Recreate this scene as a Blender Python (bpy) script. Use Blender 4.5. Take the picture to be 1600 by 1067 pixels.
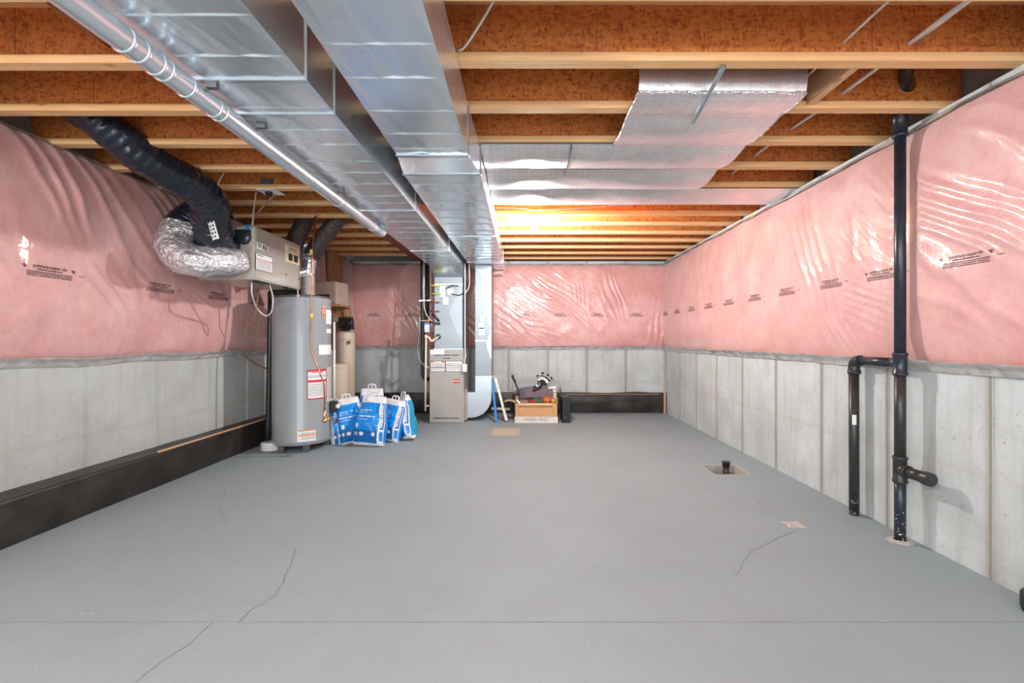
import bpy, bmesh, math, random
from mathutils import Vector, Matrix, noise

# ---------------------------------------------------------------- camera, world, light, exposure
for o in list(bpy.data.objects): bpy.data.objects.remove(o, do_unlink=True)
SC = bpy.context.scene
COL = SC.collection
F = 711.0; VX = 817.0; VY = 530.0; H = 1.14
cam_d = bpy.data.cameras.new('camera'); cam = bpy.data.objects.new('camera', cam_d); COL.objects.link(cam)
cam_d.sensor_width = 36; cam_d.lens = 16; cam_d.clip_start = 0.05
cam_d.shift_x = -17/1600; cam_d.shift_y = -3.5/1600
cam.location = (0, 0, H); cam.rotation_euler = (math.pi/2, 0, 0)
SC.camera = cam
SC.view_settings.view_transform = 'Standard'; SC.view_settings.look = 'None'
SC.view_settings.exposure = 0.50; SC.view_settings.gamma = 1.0
SC.view_settings.use_curve_mapping = False
w = bpy.data.worlds.new('world'); SC.world = w; w.use_nodes = True
w.node_tree.nodes['Background'].inputs[0].default_value = (0.8, 0.9, 1.0, 1)
w.node_tree.nodes['Background'].inputs[1].default_value = 0.35

BULB = (0.108, 4.476, 2.225)
def lamp(name, kind, loc, energy, color, **kw):
    d = bpy.data.lights.new(name, kind); d.energy = energy; d.color = color
    for k, v in kw.items(): setattr(d, k, v)
    o = bpy.data.objects.new(name, d); COL.objects.link(o); o.location = loc
    return o
BULB_GLOW = 2700.0      # the lit bulb itself is the lamp
lamp('unseen_rear_light', 'POINT', (0.9, -1.2, 2.2), 52, (0.96, 0.98, 1.0), shadow_soft_size=0.04)  # bulb behind the camera, inferred from the brightly lit near joists
lamp('unseen_rear_light', 'POINT', (-2.35, -0.7, 2.15), 110, (0.97, 0.98, 1.0), shadow_soft_size=0.04)  # added fill without a fixture, brightens the left side
lamp('unseen_rear_light', 'POINT', (-0.6, -0.45, 1.96), 85, (0.95, 0.98, 1.0), shadow_soft_size=0.04)  # added fill without a fixture, lifts the upper left wall
rear_fill = lamp('added_rear_fill', 'AREA', (0.3, -2.72, 1.18), 75, (0.80, 0.92, 1.0),  # added fill panel for ambient light; its doorway is made up
           shape='RECTANGLE', size=3.4, size_y=2.0)
rear_fill.rotation_euler = (math.radians(98), 0, 0)     # faces +Y, tipped a little upward

random.seed(7)
R = random.random
def U(a, b): return a + (b-a)*random.random()
def P(px, py, Z):
    return Vector(((px-VX)*Z/F, Z, H+(VY-py)*Z/F))

# ---------------------------------------------------------------- materials
MATS = {}
def base_mat(name, col=(.5,.5,.5), rough=.6, metal=0.0, **kw):
    if name in MATS: return MATS[name]
    m = bpy.data.materials.new(name); m.use_nodes = True
    b = m.node_tree.nodes['Principled BSDF']
    b.inputs['Base Color'].default_value = (*col, 1)
    b.inputs['Roughness'].default_value = rough
    b.inputs['Metallic'].default_value = metal
    for k, v in kw.items(): b.inputs[k].default_value = v
    MATS[name] = m
    return m
class N:
    def __init__(s, m):
        s.m = m; s.t = m.node_tree; s.b = s.t.nodes['Principled BSDF']
    def n(s, typ, **kw):
        x = s.t.nodes.new(typ)
        for k, v in kw.items(): setattr(x, k, v)
        return x
    def l(s, a, b): s.t.links.new(a, b)
    def pos(s, scale=(1,1,1), rot=(0,0,0)):
        g = s.n('ShaderNodeNewGeometry'); mp = s.n('ShaderNodeMapping')
        mp.inputs['Scale'].default_value = scale; mp.inputs['Rotation'].default_value = rot
        s.l(g.outputs['Position'], mp.inputs['Vector']); return mp.outputs[0]
    def obj(s, scale=(1,1,1)):
        g = s.n('ShaderNodeTexCoord'); mp = s.n('ShaderNodeMapping')
        mp.inputs['Scale'].default_value = scale
        s.l(g.outputs['Object'], mp.inputs['Vector']); return mp.outputs[0]
    def noise(s, vec, scale, detail=4, rough=.55, dist=0):
        x = s.n('ShaderNodeTexNoise'); x.inputs['Scale'].default_value = scale
        x.inputs['Detail'].default_value = detail; x.inputs['Roughness'].default_value = rough
        x.inputs['Distortion'].default_value = dist
        s.l(vec, x.inputs['Vector']); return x.outputs['Fac']
    def vor(s, vec, scale, feature='F1', out='Distance'):
        x = s.n('ShaderNodeTexVoronoi'); x.feature = feature; x.inputs['Scale'].default_value = scale
        s.l(vec, x.inputs['Vector']); return x.outputs[out]
    def ramp(s, fac, stops):
        r = s.n('ShaderNodeValToRGB'); e = r.color_ramp.elements
        while len(e) < len(stops): e.new(.5)
        for i, (p, c) in enumerate(stops):
            e[i].position = p; e[i].color = (*c, 1) if len(c) == 3 else c
        s.l(fac, r.inputs[0]); return r.outputs[0]
    def gray(s, fac, a, b, lo=0, hi=1):
        return s.ramp(fac, [(a, (lo,)*3), (b, (hi,)*3)])
    def mix(s, fac, a, b, mode='MIX'):
        x = s.n('ShaderNodeMix', data_type='RGBA', blend_type=mode)
        if isinstance(fac, (int, float)): x.inputs[0].default_value = fac
        else: s.l(fac, x.inputs[0])
        for v, i in ((a, 6), (b, 7)):
            if isinstance(v, tuple): x.inputs[i].default_value = (*v, 1)
            else: s.l(v, x.inputs[i])
        return x.outputs[2]
    def math(s, op, a, b=None):
        x = s.n('ShaderNodeMath', operation=op)
        for v, i in ((a, 0), (b, 1)):
            if v is None: continue
            if isinstance(v, (int, float)): x.inputs[i].default_value = v
            else: s.l(v, x.inputs[i])
        return x.outputs[0]
    def col(s, c): s.l(c, s.b.inputs['Base Color'])
    def rough(s, c): s.l(c, s.b.inputs['Roughness'])
    def bump(s, h, strength=.3, dist=.01, coat=False):
        x = s.n('ShaderNodeBump'); x.inputs['Strength'].default_value = strength
        x.inputs['Distance'].default_value = dist; s.l(h, x.inputs['Height'])
        s.l(x.outputs[0], s.b.inputs['Normal'])
        if coat: s.l(x.outputs[0], s.b.inputs['Coat Normal'])
        return x

def m_floor():
    m = base_mat('painted_concrete_floor', rough=.5); k = N(m)
    v = k.pos()
    n1 = k.noise(v, 1.1, 5, .6); n2 = k.noise(v, 38, 3, .7); n3 = k.noise(v, 4.0, 6, .7)
    c = k.ramp(n1, [(.3, (.272, .326, .350)), (.7, (.306, .362, .388))])
    c = k.mix(k.gray(n3, .5, .75, 0, .35), c, (.30, .30, .29))
    c = k.mix(k.gray(n2, .30, .42, .22, 0), c, (.25, .27, .275))
    sp = k.vor(v, 5.5); c = k.mix(k.gray(sp, .012, .03, .55, 0), c, (.55, .55, .52))
    k.col(c); k.rough(k.gray(n3, .3, .8, .62, .78)); k.bump(k.noise(v, 9, 6, .7), .25, .01)
    return m
def m_concrete(axis, phase):
    m = base_mat('poured_concrete_' + axis + '_wall', rough=.85); k = N(m)
    v = k.pos()
    sx = k.n('ShaderNodeSeparateXYZ'); k.l(v, sx.inputs[0])
    a = sx.outputs['Y' if axis == 'side' else 'X']
    n1 = k.noise(v, 2.2, 6, .65); n2 = k.noise(v, 26, 4, .7)
    st = k.noise(k.pos((9, 9, .8)), 1.6, 5, .6)
    c = k.ramp(n1, [(.3, (.42, .45, .44)), (.5, (.52, .56, .56)), (.7, (.60, .645, .65))])
    c = k.mix(k.gray(st, .5, .68, 0, .45), c, (.40, .375, .32))
    c = k.mix(k.gray(n2, .32, .40, .5, 0), c, (.36, .35, .31))
    pk = k.vor(v, 16); c = k.mix(k.gray(pk, .05, .10, .6, 0), c, (.25, .245, .22))
    # seams between the forms, stained brown
    t = k.math('SUBTRACT', a, phase); t = k.math('DIVIDE', t, .61)
    t = k.math('FRACT', k.math('ADD', t, 100.5)); t = k.math('ABSOLUTE', k.math('SUBTRACT', t, .5))
    wob = k.math('ADD', t, k.math('MULTIPLY', k.math('SUBTRACT', st, .5), .05))
    c = k.mix(k.gray(wob, .0, .07, .65, 0), c, (.36, .315, .25))
    c = k.mix(k.gray(t, .005, .012, .7, 0), c, (.22, .20, .17))
    # horizontal pour line
    zz = sx.outputs['Z']; hz = k.math('ABSOLUTE', k.math('SUBTRACT', k.math('ADD', zz, k.math('MULTIPLY', n1, .08)), .52))
    c = k.mix(k.gray(hz, .0, .03, .3, 0), c, (.42, .39, .33))
    k.col(c)
    hgt = k.mix(.5, k.noise(v, 14, 6, .75), k.gray(pk, .03, .12, 0, 1))
    k.bump(hgt, .35, .01)
    return m
def m_osb(name, cols, rough=.75):
    m = base_mat(name, rough=rough); k = N(m)
    v1 = k.pos((1, 1, 2.4), (.3, .2, .5)); v2 = k.pos((2.2, 2, 1), (.9, .5, .1))
    wn = k.n('ShaderNodeTexNoise'); wn.inputs['Scale'].default_value = 18; wn.inputs['Detail'].default_value = 4; k.l(v1, wn.inputs['Vector'])
    def warp(v):
        x = k.n('ShaderNodeVectorMath', operation='MULTIPLY_ADD'); k.l(wn.outputs['Color'], x.inputs[0]); x.inputs[1].default_value = (.045,)*3; k.l(v, x.inputs[2]); return x.outputs[0]
    v1 = warp(v1); v2 = warp(v2)
    a = k.n('ShaderNodeTexVoronoi'); a.inputs['Scale'].default_value = 34; k.l(v1, a.inputs['Vector'])
    b = k.n('ShaderNodeTexVoronoi'); b.inputs['Scale'].default_value = 44; k.l(v2, b.inputs['Vector'])
    f = k.mix(.5, a.outputs['Color'], b.outputs['Color'])
    bw = k.n('ShaderNodeRGBToBW'); k.l(f, bw.inputs[0])
    c = k.ramp(bw.outputs[0], [(.2, cols[0]), (.5, cols[1]), (.8, cols[2])])
    fl = k.noise(k.pos((20, 20, 60), (.5, .9, .2)), 1.6, 3, .8, 1.2)
    c = k.mix(k.gray(fl, .60, .66, 0, .35), c, cols[3]); c = k.mix(k.gray(fl, .30, .36, .18, 0), c, cols[0])
    k.col(c); k.bump(fl, .35, .004)
    return m
def m_pine(name, a, b, rough=.6, axis=0):
    m = base_mat(name, rough=rough); k = N(m)
    sc = [26, 26, 26]; sc[axis] = 1.3
    g = k.noise(k.pos(tuple(sc)), 1.6, 5, .6, .8)
    c = k.ramp(g, [(.3, a), (.7, b)])
    s2 = [9, 9, 9]; s2[axis] = 4
    kn = k.vor(k.pos(tuple(s2)), .8); c = k.mix(k.gray(kn, .03, .12, .65, 0), c, tuple(x*.32 for x in a))
    k.col(c); k.bump(g, .15, .003); return m
def m_film(name, ax):
    m = base_mat(name, rough=.55); k = N(m)
    k.b.inputs['Coat Weight'].default_value = 1.0; k.b.inputs['Coat Roughness'].default_value = .05; k.b.inputs['Sheen Weight'].default_value = .3; k.b.inputs['Sheen Roughness'].default_value = .6; k.b.inputs['Specular IOR Level'].default_value = .8
    k.b.inputs['Coat IOR'].default_value = 1.5
    v = k.pos()
    n1 = k.noise(v, 3.2, 6, .65); n2 = k.noise(v, 22, 5, .7)
    c = k.ramp(n1, [(.3, (.66, .285, .26)), (.55, (.74, .39, .36)), (.75, (.80, .50, .465))])
    c = k.mix(k.gray(n2, .35, .65, .28, 0), c, (.54, .20, .175))
    k.col(c)
    rot = (.5, 0, 0) if ax == 'side' else (0, .5, 0)
    w1 = k.noise(k.pos((9, 9, 1.6), rot), 1.3, 4, .55, 1.2)
    w2 = k.noise(k.pos((3, 3, 3)), 2.5, 3, .5, 2.0)
    h = k.mix(.35, w1, w2)
    k.bump(h, .22, .02, coat=True); return m
def m_galv(name, col=(.60, .63, .65), rough=.26, sp=.05):
    m = base_mat(name, rough=rough, metal=.85); k = N(m)
    v = k.pos()
    s = k.n('ShaderNodeTexVoronoi'); s.inputs['Scale'].default_value = 55; k.l(v, s.inputs['Vector'])
    bw = k.n('ShaderNodeRGBToBW'); k.l(s.outputs['Color'], bw.inputs[0])
    n1 = k.noise(v, 3, 4, .6)
    c = k.ramp(bw.outputs[0], [(.1, tuple(x*.985 for x in col)), (.9, tuple(min(1, x*1.01) for x in col))])
    c = k.mix(k.gray(k.noise(v, 1.7, 1, .4), .3, .8, .25, 0), c, tuple(x*.78 for x in col))
    k.col(c); k.rough(k.ramp(k.mix(.0, n1, bw.outputs[0]), [(.3, (rough-sp*.6,)*3), (.7, (rough+sp,)*3)]))
    k.bump(k.noise(v, 1.6, 1, .3), .25, .02); return m
def m_foil(name, rough=.3, col=(.80, .80, .80), gridw=True, bs=.35, ns=9, bd=.01):
    m = base_mat(name, rough=rough, metal=.72); k = N(m)
    v = k.pos()
    n1 = k.noise(v, ns, 4, .6)
    c = k.ramp(n1, [(.3, tuple(x*.85 for x in col)), (.7, col)])
    if gridw:
        sx = k.n('ShaderNodeSeparateXYZ'); k.l(v, sx.inputs[0])
        for ax in 'XY':
            t = k.math('FRACT', k.math('MULTIPLY', k.math('ADD', sx.outputs[ax], 50), 22))
            t = k.math('ABSOLUTE', k.math('SUBTRACT', t, .5))
            c = k.mix(k.gray(t, .0, .07, .30, 0), c, (.35, .36, .38))
    k.col(c); k.bump(n1, bs, bd); return m
def m_plain(name, col, rough=.5, metal=0., var=.12, bs=.08, sc=20, **kw):
    m = base_mat(name, col, rough, metal, **kw); k = N(m)
    v = k.obj(); n1 = k.noise(v, sc, 4, .6)
    k.col(k.ramp(n1, [(.3, tuple(x*(1-var) for x in col)), (.7, tuple(min(1, x*(1+var)) for x in col))]))
    if bs: k.bump(n1, bs, .004)
    return m
def m_glow(name, col, s):
    m = base_mat(name, col); b = m.node_tree.nodes['Principled BSDF']
    b.inputs['Emission Color'].default_value = (*col, 1); b.inputs['Emission Strength'].default_value = s
    return m

FLOOR = m_floor(); CONC_S = m_concrete('side', 3.99); CONC_L = m_concrete('side_left', 3.09)
# left wall shader uses Y as well
CONC_B = m_concrete('back', -.22)
OSB = m_osb('oriented_strand_web', [(.38, .090, .018), (.68, .205, .040), (.74, .27, .065), (.72, .34, .12)])
SUBF = m_osb('oriented_strand_subfloor', [(.24, .11, .05), (.40, .20, .09), (.50, .28, .14), (.60, .40, .24)])
PINE = m_pine('pine_flange', (.74, .39, .165), (.88, .55, .265))
PINE_Y = m_pine('pine_along', (.60, .33, .17), (.76, .48, .28), axis=1)
WOODTRIM = m_pine('pale_wood_strip', (.55, .33, .16), (.70, .45, .25), axis=1)
FILM_S = m_film('pink_batt_under_film_side', 'side'); FILM_B = m_film('pink_batt_under_film_back', 'back')
GALV = m_galv('galvanised_sheet', (.83, .90, .95), .25)
GALV2 = m_galv('galvanised_bright', (.72, .78, .83), .22)
GALVD = m_galv('galvanised_dull', (.29, .32, .345), .40)
FOIL = m_foil('foil_bubble_wrap', .34, (.90, .90, .92)); SILVER = m_foil('silver_flex_jacket', .22, (.86, .86, .88), False, 1.0, 15, .05)
POLY = m_plain('grey_clear_poly_edge', (.48, .46, .44), .25, var=.3, bs=.8, sc=14, **{'Coat Weight': .6})
RIM = m_plain('grey_rim_insulation', (.30, .27, .25), .8, var=.15, sc=10, bs=.3)
MEMB = m_plain('black_membrane', (.026, .021, .018), .42, var=.7, sc=5, bs=.35)
BLACKFLEX = m_plain('black_plastic_jacket', (.012, .016, .028), .22, var=.3, bs=.9, sc=40)
DARKFLEX = m_plain('dark_corrugated_jacket', (.07, .05, .05), .4, var=.4, bs=.6, sc=60)
ABS = m_plain('black_abs', (.030, .029, .028), .36, var=.3, bs=.05)
ABSBLUE = m_plain('navy_abs', (.018, .026, .036), .32, var=.3, bs=.05)
TANK = m_plain('grey_enamel', (.30, .32, .335), .28, var=.03, bs=.0, sc=6, **{'Coat Weight': .5})
DGREY = m_plain('dark_grey_plastic', (.10, .105, .11), .45)
BLACK = m_plain('black_plastic', (.009, .009, .010), .4)
HRVM = m_plain('putty_painted_steel', (.43, .38, .33), .30, var=.03, bs=.0, sc=6, **{'Coat Weight': .3})
FURN = m_plain('taupe_painted_steel', (.40, .385, .36), .38, var=.03, bs=.0, sc=6)
WHITE = m_plain('white_paper', (.82, .82, .81), .6, var=.04)
WHITEP = m_plain('white_plastic', (.80, .80, .78), .35, var=.04)
CREAM = m_plain('cream_pvc', (.78, .62, .44), .4, var=.06)
BEIGE = m_plain('beige_tank', (.58, .47, .37), .45, var=.05, sc=6)
COPPER = m_plain('copper', (.34, .15, .085), .32, 1.0, var=.2)
BRASS = m_plain('brass', (.75, .50, .16), .3, 1.0)
YELLOW = m_plain('yellow_tag', (.80, .62, .10), .5)
RED = m_plain('red_print', (.62, .03, .04), .5)
ORANGE = m_plain('orange_print', (.80, .20, .04), .5)
INK = m_plain('dark_ink', (.05, .02, .02), .6)
INKK = m_plain('black_ink', (.02, .02, .02), .6)
BLUE = m_plain('blue_bag_print', (.005, .25, .74), .30, var=.12, sc=9)
DBLUE = m_plain('dark_blue_print', (.008, .12, .33), .35)
TEAL = m_plain('teal_bag_print', (.01, .28, .50), .3)
BAGW = m_plain('white_bag_plastic', (.74, .74, .74), .32, var=.06, bs=.3, sc=12)
CARD = m_plain('cardboard', (.58, .33, .15), .8, var=.07)
CARDIN = m_plain('cardboard_light', (.68, .46, .27), .8, var=.06)
REDOX = m_plain('red_oxide_steel', (.25, .055, .03), .55)
BLUEP = m_plain('blue_paint', (.01, .22, .62), .35)
CABLE = m_plain('white_cable', (.70, .68, .64), .4)
BROWNC = m_plain('brown_cable', (.24, .12, .08), .45)
GREYC = m_plain('grey_cable', (.35, .34, .34), .4)
PEX = m_plain('pale_pex', (.72, .68, .66), .3)
DIRT = m_plain('brown_dirt', (.16, .085, .05), .95, var=.5, bs=1, sc=30)
RAWC = m_plain('raw_concrete', (.48, .44, .40), .9, var=.15, bs=.6, sc=30)
TAN = m_plain('tan_patch', (.50, .43, .34), .85, var=.1, sc=30)
MAROON = m_plain('speckled_maroon_card', (.13, .09, .11), .5, var=.6, sc=60)
GREENC = m_plain('green_fabric', (.04, .10, .04), .7)
GLOVE = m_plain('glove_black', (.02, .02, .024), .6)
BULBM = m_glow('lit_bulb_glass', (.98, .965, .95), BULB_GLOW)
CLEAR = base_mat('clear_plastic', (.95, .97, .97), .06, **{'Transmission Weight': 1.0, 'IOR': 1.12})

# ---------------------------------------------------------------- mesh helpers
def BM(): return bmesh.new()
def box(bm, x0, x1, y0, y1, z0, z1, bev=0.0, mi=0, seg=1):
    t = bmesh.new(); bmesh.ops.create_cube(t, size=1)
    bmesh.ops.scale(t, vec=(x1-x0, y1-y0, z1-z0), verts=t.verts)
    bmesh.ops.translate(t, vec=((x0+x1)/2, (y0+y1)/2, (z0+z1)/2), verts=t.verts)
    if bev: bmesh.ops.bevel(t, geom=t.edges[:]+t.verts[:], offset=bev, segments=seg, affect='EDGES', profile=.5)
    merge(bm, t, mi); return bm
def merge(bm, t, mi=0, mat=None):
    vs = [bm.verts.new((mat @ v.co) if mat else v.co) for v in t.verts]
    t.verts.index_update()
    for f in t.faces:
        try: g = bm.faces.new([vs[v.index] for v in f.verts])
        except ValueError: continue
        g.material_index = mi; g.smooth = f.smooth
    t.free()
def quad(bm, pts, mi=0):
    f = bm.faces.new([bm.verts.new(p) for p in pts]); f.material_index = mi; return f
def prism(bm, poly, axis, a, b, mi=0, bev=0):
    """extrude a 2-D polygon along an axis (0,1,2) from a to b"""
    def p3(u, v, t):
        return {0: (t, u, v), 1: (u, t, v), 2: (u, v, t)}[axis]
    t = bmesh.new()
    A = [t.verts.new(p3(u, v, a)) for u, v in poly]; B = [t.verts.new(p3(u, v, b)) for u, v in poly]
    t.faces.new(A); t.faces.new(B[::-1])
    n = len(poly)
    for i in range(n): t.faces.new([A[i], B[i], B[(i+1) % n], A[(i+1) % n]])
    bmesh.ops.recalc_face_normals(t, faces=t.faces)
    if bev: bmesh.ops.bevel(t, geom=t.edges[:], offset=bev, segments=2, affect='EDGES')
    merge(bm, t, mi); return bm
def catmull(pts, sub=8):
    pts = [Vector(p) for p in pts]
    if len(pts) < 3: 
        return [pts[0].lerp(pts[-1], i/sub) for i in range(sub+1)]
    P_ = [pts[0]*2-pts[1]] + pts + [pts[-1]*2-pts[-2]]
    out = []
    for i in range(1, len(P_)-2):
        a, b, c, d = P_[i-1:i+3]
        for s in range(sub):
            t = s/sub
            out.append(.5*((2*b)+(c-a)*t+(2*a-5*b+4*c-d)*t*t+(3*b-a-3*c+d)*t**3))
    out.append(pts[-1]); return out
def tube(bm, path, r, seg=12, cap=True, rf=None, mi=0, smooth=True):
    """r number or fn(i, n, ang)"""
    path = [Vector(p) for p in path]; n = len(path)
    up = Vector((0, 0, 1)); d0 = (path[1]-path[0]).normalized()
    if abs(d0.dot(up)) > .9: up = Vector((1, 0, 0))
    side = d0.cross(up).normalized(); rings = []
    for i in range(n):
        d = (path[min(i+1, n-1)]-path[max(i-1, 0)]).normalized()
        side = (side - d*side.dot(d)).normalized(); nn = d.cross(side)
        ring = []
        for j in range(seg):
            a = 2*math.pi*j/seg
            rr = rf(i, n, a) if rf else r
            ring.append(bm.verts.new(path[i] + (side*math.cos(a)+nn*math.sin(a))*rr))
        rings.append(ring)
    for i in range(n-1):
        for j in range(seg):
            f = bm.faces.new([rings[i][j], rings[i][(j+1) % seg], rings[i+1][(j+1) % seg], rings[i+1][j]])
            f.smooth = smooth; f.material_index = mi
    if cap:
        bm.faces.new(rings[0][::-1]).material_index = mi; bm.faces.new(rings[-1]).material_index = mi
    return bm
def lathe(bm, prof, c, seg=32, axis='z', mi=0, smooth=True, sx=1, sy=1):
    """prof list of (r, h) ; c base centre; closed top/bottom when r=0"""
    rings = []
    def pt(r, h, a):
        u, v = r*math.cos(a)*sx, r*math.sin(a)*sy
        if axis == 'z': return Vector((c[0]+u, c[1]+v, c[2]+h))
        if axis == 'y': return Vector((c[0]+u, c[1]+h, c[2]+v))
        return Vector((c[0]+h, c[1]+u, c[2]+v))
    for r, h in prof:
        if r < 1e-5: rings.append([bm.verts.new(pt(0, h, 0))])
        else: rings.append([bm.verts.new(pt(r, h, 2*math.pi*j/seg)) for j in range(seg)])
    for i in range(len(rings)-1):
        A, B = rings[i], rings[i+1]
        for j in range(seg):
            k = (j+1) % seg
            if len(A) == 1 and len(B) == 1: continue
            if len(A) == 1: f = bm.faces.new([A[0], B[j], B[k]])
            elif len(B) == 1: f = bm.faces.new([A[j], A[k], B[0]])
            else: f = bm.faces.new([A[j], A[k], B[k], B[j]])
            f.smooth = smooth; f.material_index = mi
    return bm
def sheet(bm, fn, nu, nv, mi=0, smooth=True, thick=None):
    g = [[bm.verts.new(fn(i/nu, j/nv)) for j in range(nv+1)] for i in range(nu+1)]
    for i in range(nu):
        for j in range(nv):
            f = bm.faces.new([g[i][j], g[i+1][j], g[i+1][j+1], g[i][j+1]]); f.smooth = smooth
            f.material_index = mi(i/nu, j/nv) if callable(mi) else mi
    return g
def cyl(bm, a, b, r, seg=16, mi=0):
    return tube(bm, [a, b], r, seg, mi=mi)

# ---------------------------------------------------------------- scene helpers
def link(name, bm, mats, parent=None, loc=(0, 0, 0), auto=None, fix=True):
    if fix: bmesh.ops.recalc_face_normals(bm, faces=bm.faces)
    bmesh.ops.translate(bm, vec=-Vector(loc), verts=bm.verts)
    me = bpy.data.meshes.new(name); bm.to_mesh(me); bm.free()
    for m in (mats if isinstance(mats, (list, tuple)) else [mats]): me.materials.append(m)
    o = bpy.data.objects.new(name, me); COL.objects.link(o)
    if auto:
        me.shade_smooth()
        try: me.set_sharp_from_angle(angle=math.radians(auto))
        except Exception: pass
    return o
def tag(o, label=None, cat=None, group=None, kind=None):
    if label: o['label'] = label
    if cat: o['category'] = cat
    if group: o['group'] = group
    if kind: o['kind'] = kind
    return o
def thing(name, label, cat, loc=(0, 0, 0), group=None):
    o = bpy.data.objects.new(name, None); COL.objects.link(o); o.location = loc
    o.empty_display_size = .1
    return tag(o, label, cat, group)
def world_loc(p):
    v = Vector((0, 0, 0))
    while p: v += Vector(p.location); p = p.parent
    return v
def part(name, bm, mats, parent, label=None, auto=None, fix=True):
    o = link(name, bm, mats, loc=world_loc(parent), auto=auto, fix=fix)
    o.parent = parent
    if label: o['label'] = label
    return o
def solo(name, bm, mats, label, cat, group=None, auto=None, fix=True):
    xs = [v.co for v in bm.verts]
    c = Vector(((min(v.x for v in xs)+max(v.x for v in xs))/2, (min(v.y for v in xs)+max(v.y for v in xs))/2, min(v.z for v in xs)))
    o = link(name, bm, mats, loc=c, auto=auto, fix=fix); o.location = c
    return tag(o, label, cat, group)
def struct(name, bm, mats, parent=None, fix=True):
    o = link(name, bm, mats, fix=fix)
    if parent: o.parent = parent
    else: o['kind'] = 'structure'
    return o
_tc = {}
def text_bm(body, size=1.0, align='CENTER', shear=0, bold=0):
    """flat lettering as bmesh in the XY plane"""
    key = (body, size, align, shear, bold)
    if key not in _tc:
        c = bpy.data.curves.new('t', 'FONT'); c.body = body; c.size = size; c.align_x = align
        c.shear = shear; c.offset = bold; c.resolution_u = 2; c.space_line = .9
        o = bpy.data.objects.new('t', c); COL.objects.link(o)
        bpy.context.view_layer.update()
        me = bpy.data.meshes.new_from_object(o.evaluated_get(bpy.context.evaluated_depsgraph_get()))
        bpy.data.objects.remove(o, do_unlink=True); bpy.data.curves.remove(c)
        _tc[key] = me
    b = bmesh.new(); b.from_mesh(_tc[key]); return b
def put_text(bm, body, size, fn, align='CENTER', mi=0, shear=0, bold=0, ofs=(0, 0)):
    """fn maps local (x, y) to a point in space"""
    t = text_bm(body, size, align, shear, bold)
    for v in t.verts: v.co = fn(v.co.x+ofs[0], v.co.y+ofs[1])
    merge(bm, t, mi)
def bar(bm, fn, x0, x1, y0, y1, mi=0, n=1):
    for i in range(n):
        a, b = x0+(x1-x0)*i/n, x0+(x1-x0)*(i+1)/n
        quad(bm, [fn(a, y0), fn(b, y0), fn(b, y1), fn(a, y1)], mi)
def scribble(bm, fn, x0, x1, y, h, mi=0, wmin=.5, wmax=2.2):
    """a line of illegible small print: short strokes"""
    x = x0
    while x < x1:
        wd = h*U(wmin, wmax); bar(bm, fn, x, min(x+wd, x1), y, y+h, mi); x += wd+h*.55
def cable(name, pts, r, m, label, cat='cable', group=None, sub=8, parent=None):
    b = BM(); tube(b, catmull(pts, sub), r, 8)
    if parent: return part(name, b, m, parent)
    return solo(name, b, m, label, cat, group)

# ---------------------------------------------------------------- the room
Yb = 7.12; XR = 2.22; XL = -2.98; YN = -2.8
b = BM()   # floor slab with a rectangular opening
hx0, hx1, hy0, hy1 = 1.62, 1.905, 3.84, 4.11
xs = [-3.2, hx0, hx1, 2.5]; ys = [YN-.1, hy0, hy1, 7.4]
for i in range(3):
    for j in range(3):
        if i == 1 and j == 1: continue
        quad(b, [(xs[i], ys[j], 0), (xs[i+1], ys[j], 0), (xs[i+1], ys[j+1], 0), (xs[i], ys[j+1], 0)])
floor = struct('floor', b, FLOOR, fix=False)
b = BM()   # raw sides of the opening and its bed of dirt
for (p, q) in (((hx0, hy0), (hx1, hy0)), ((hx1, hy0), (hx1, hy1)), ((hx1, hy1), (hx0, hy1)), ((hx0, hy1), (hx0, hy0))):
    quad(b, [(p[0], p[1], 0.0), (q[0], q[1], 0.0), (q[0], q[1], -.12), (p[0], p[1], -.12)])
struct('pit_side', b, RAWC, floor, fix=False)
b = BM()
sheet(b, lambda u, v: Vector((hx0+(hx1-hx0)*u, hy0+(hy1-hy0)*v, -.085+.035*noise.noise(Vector((u*5, v*5, 1))))), 14, 14)
struct('pit_dirt', b, DIRT, floor)
b = BM()   # ragged unpainted lip round the opening
def lip(x, y, x2, y2, wd):
    n = 10
    d = Vector((x2-x, y2-y)); nrm = Vector((d.y, -d.x)).normalized()
    prev = None
    for i in range(n+1):
        p = Vector((x, y))+d*i/n; q = p+nrm*wd*U(.5, 1.2)
        cur = ((p.x, p.y, .0012), (q.x, q.y, .0012))
        if prev: quad(b, [prev[0], prev[1], cur[1], cur[0]])
        prev = cur
lip(hx0, hy0, hx1, hy0, .02); lip(hx1, hy0, hx1, hy1, .035); lip(hx1, hy1, hx0, hy1, .02); lip(hx0, hy1, hx0, hy0, .02)
struct('pit_lip', b, RAWC, floor)
def ribbon(b, pts, wd, z=.0012):
    for (p, q) in zip(pts[:-1], pts[1:]):
        p = Vector(p); q = Vector(q); d = (q-p); nn = Vector((-d.y, d.x)).normalized()*wd*U(.5, 1.1)/2
        quad(b, [(p.x-nn.x, p.y-nn.y, z), (q.x-nn.x, q.y-nn.y, z), (q.x+nn.x, q.y+nn.y, z), (p.x+nn.x, p.y+nn.y, z)])
def fl(px, py):
    Z = F*H/(py-VY); return Vector(((px-VX)*Z/F, Z))
def jag(pts, n, amp):
    out = []
    for a, c in zip(pts[:-1], pts[1:]):
        for i in range(n):
            q = Vector(a).lerp(Vector(c), i/n); out.append(q+Vector((U(-amp, amp), U(-amp, amp))))
    out.append(Vector(pts[-1])); return out
b = BM()
ribbon(b, jag([fl(462, 858), fl(445, 905), fl(425, 935), fl(395, 952), fl(372, 973)], 6, .006), .0045)
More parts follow.
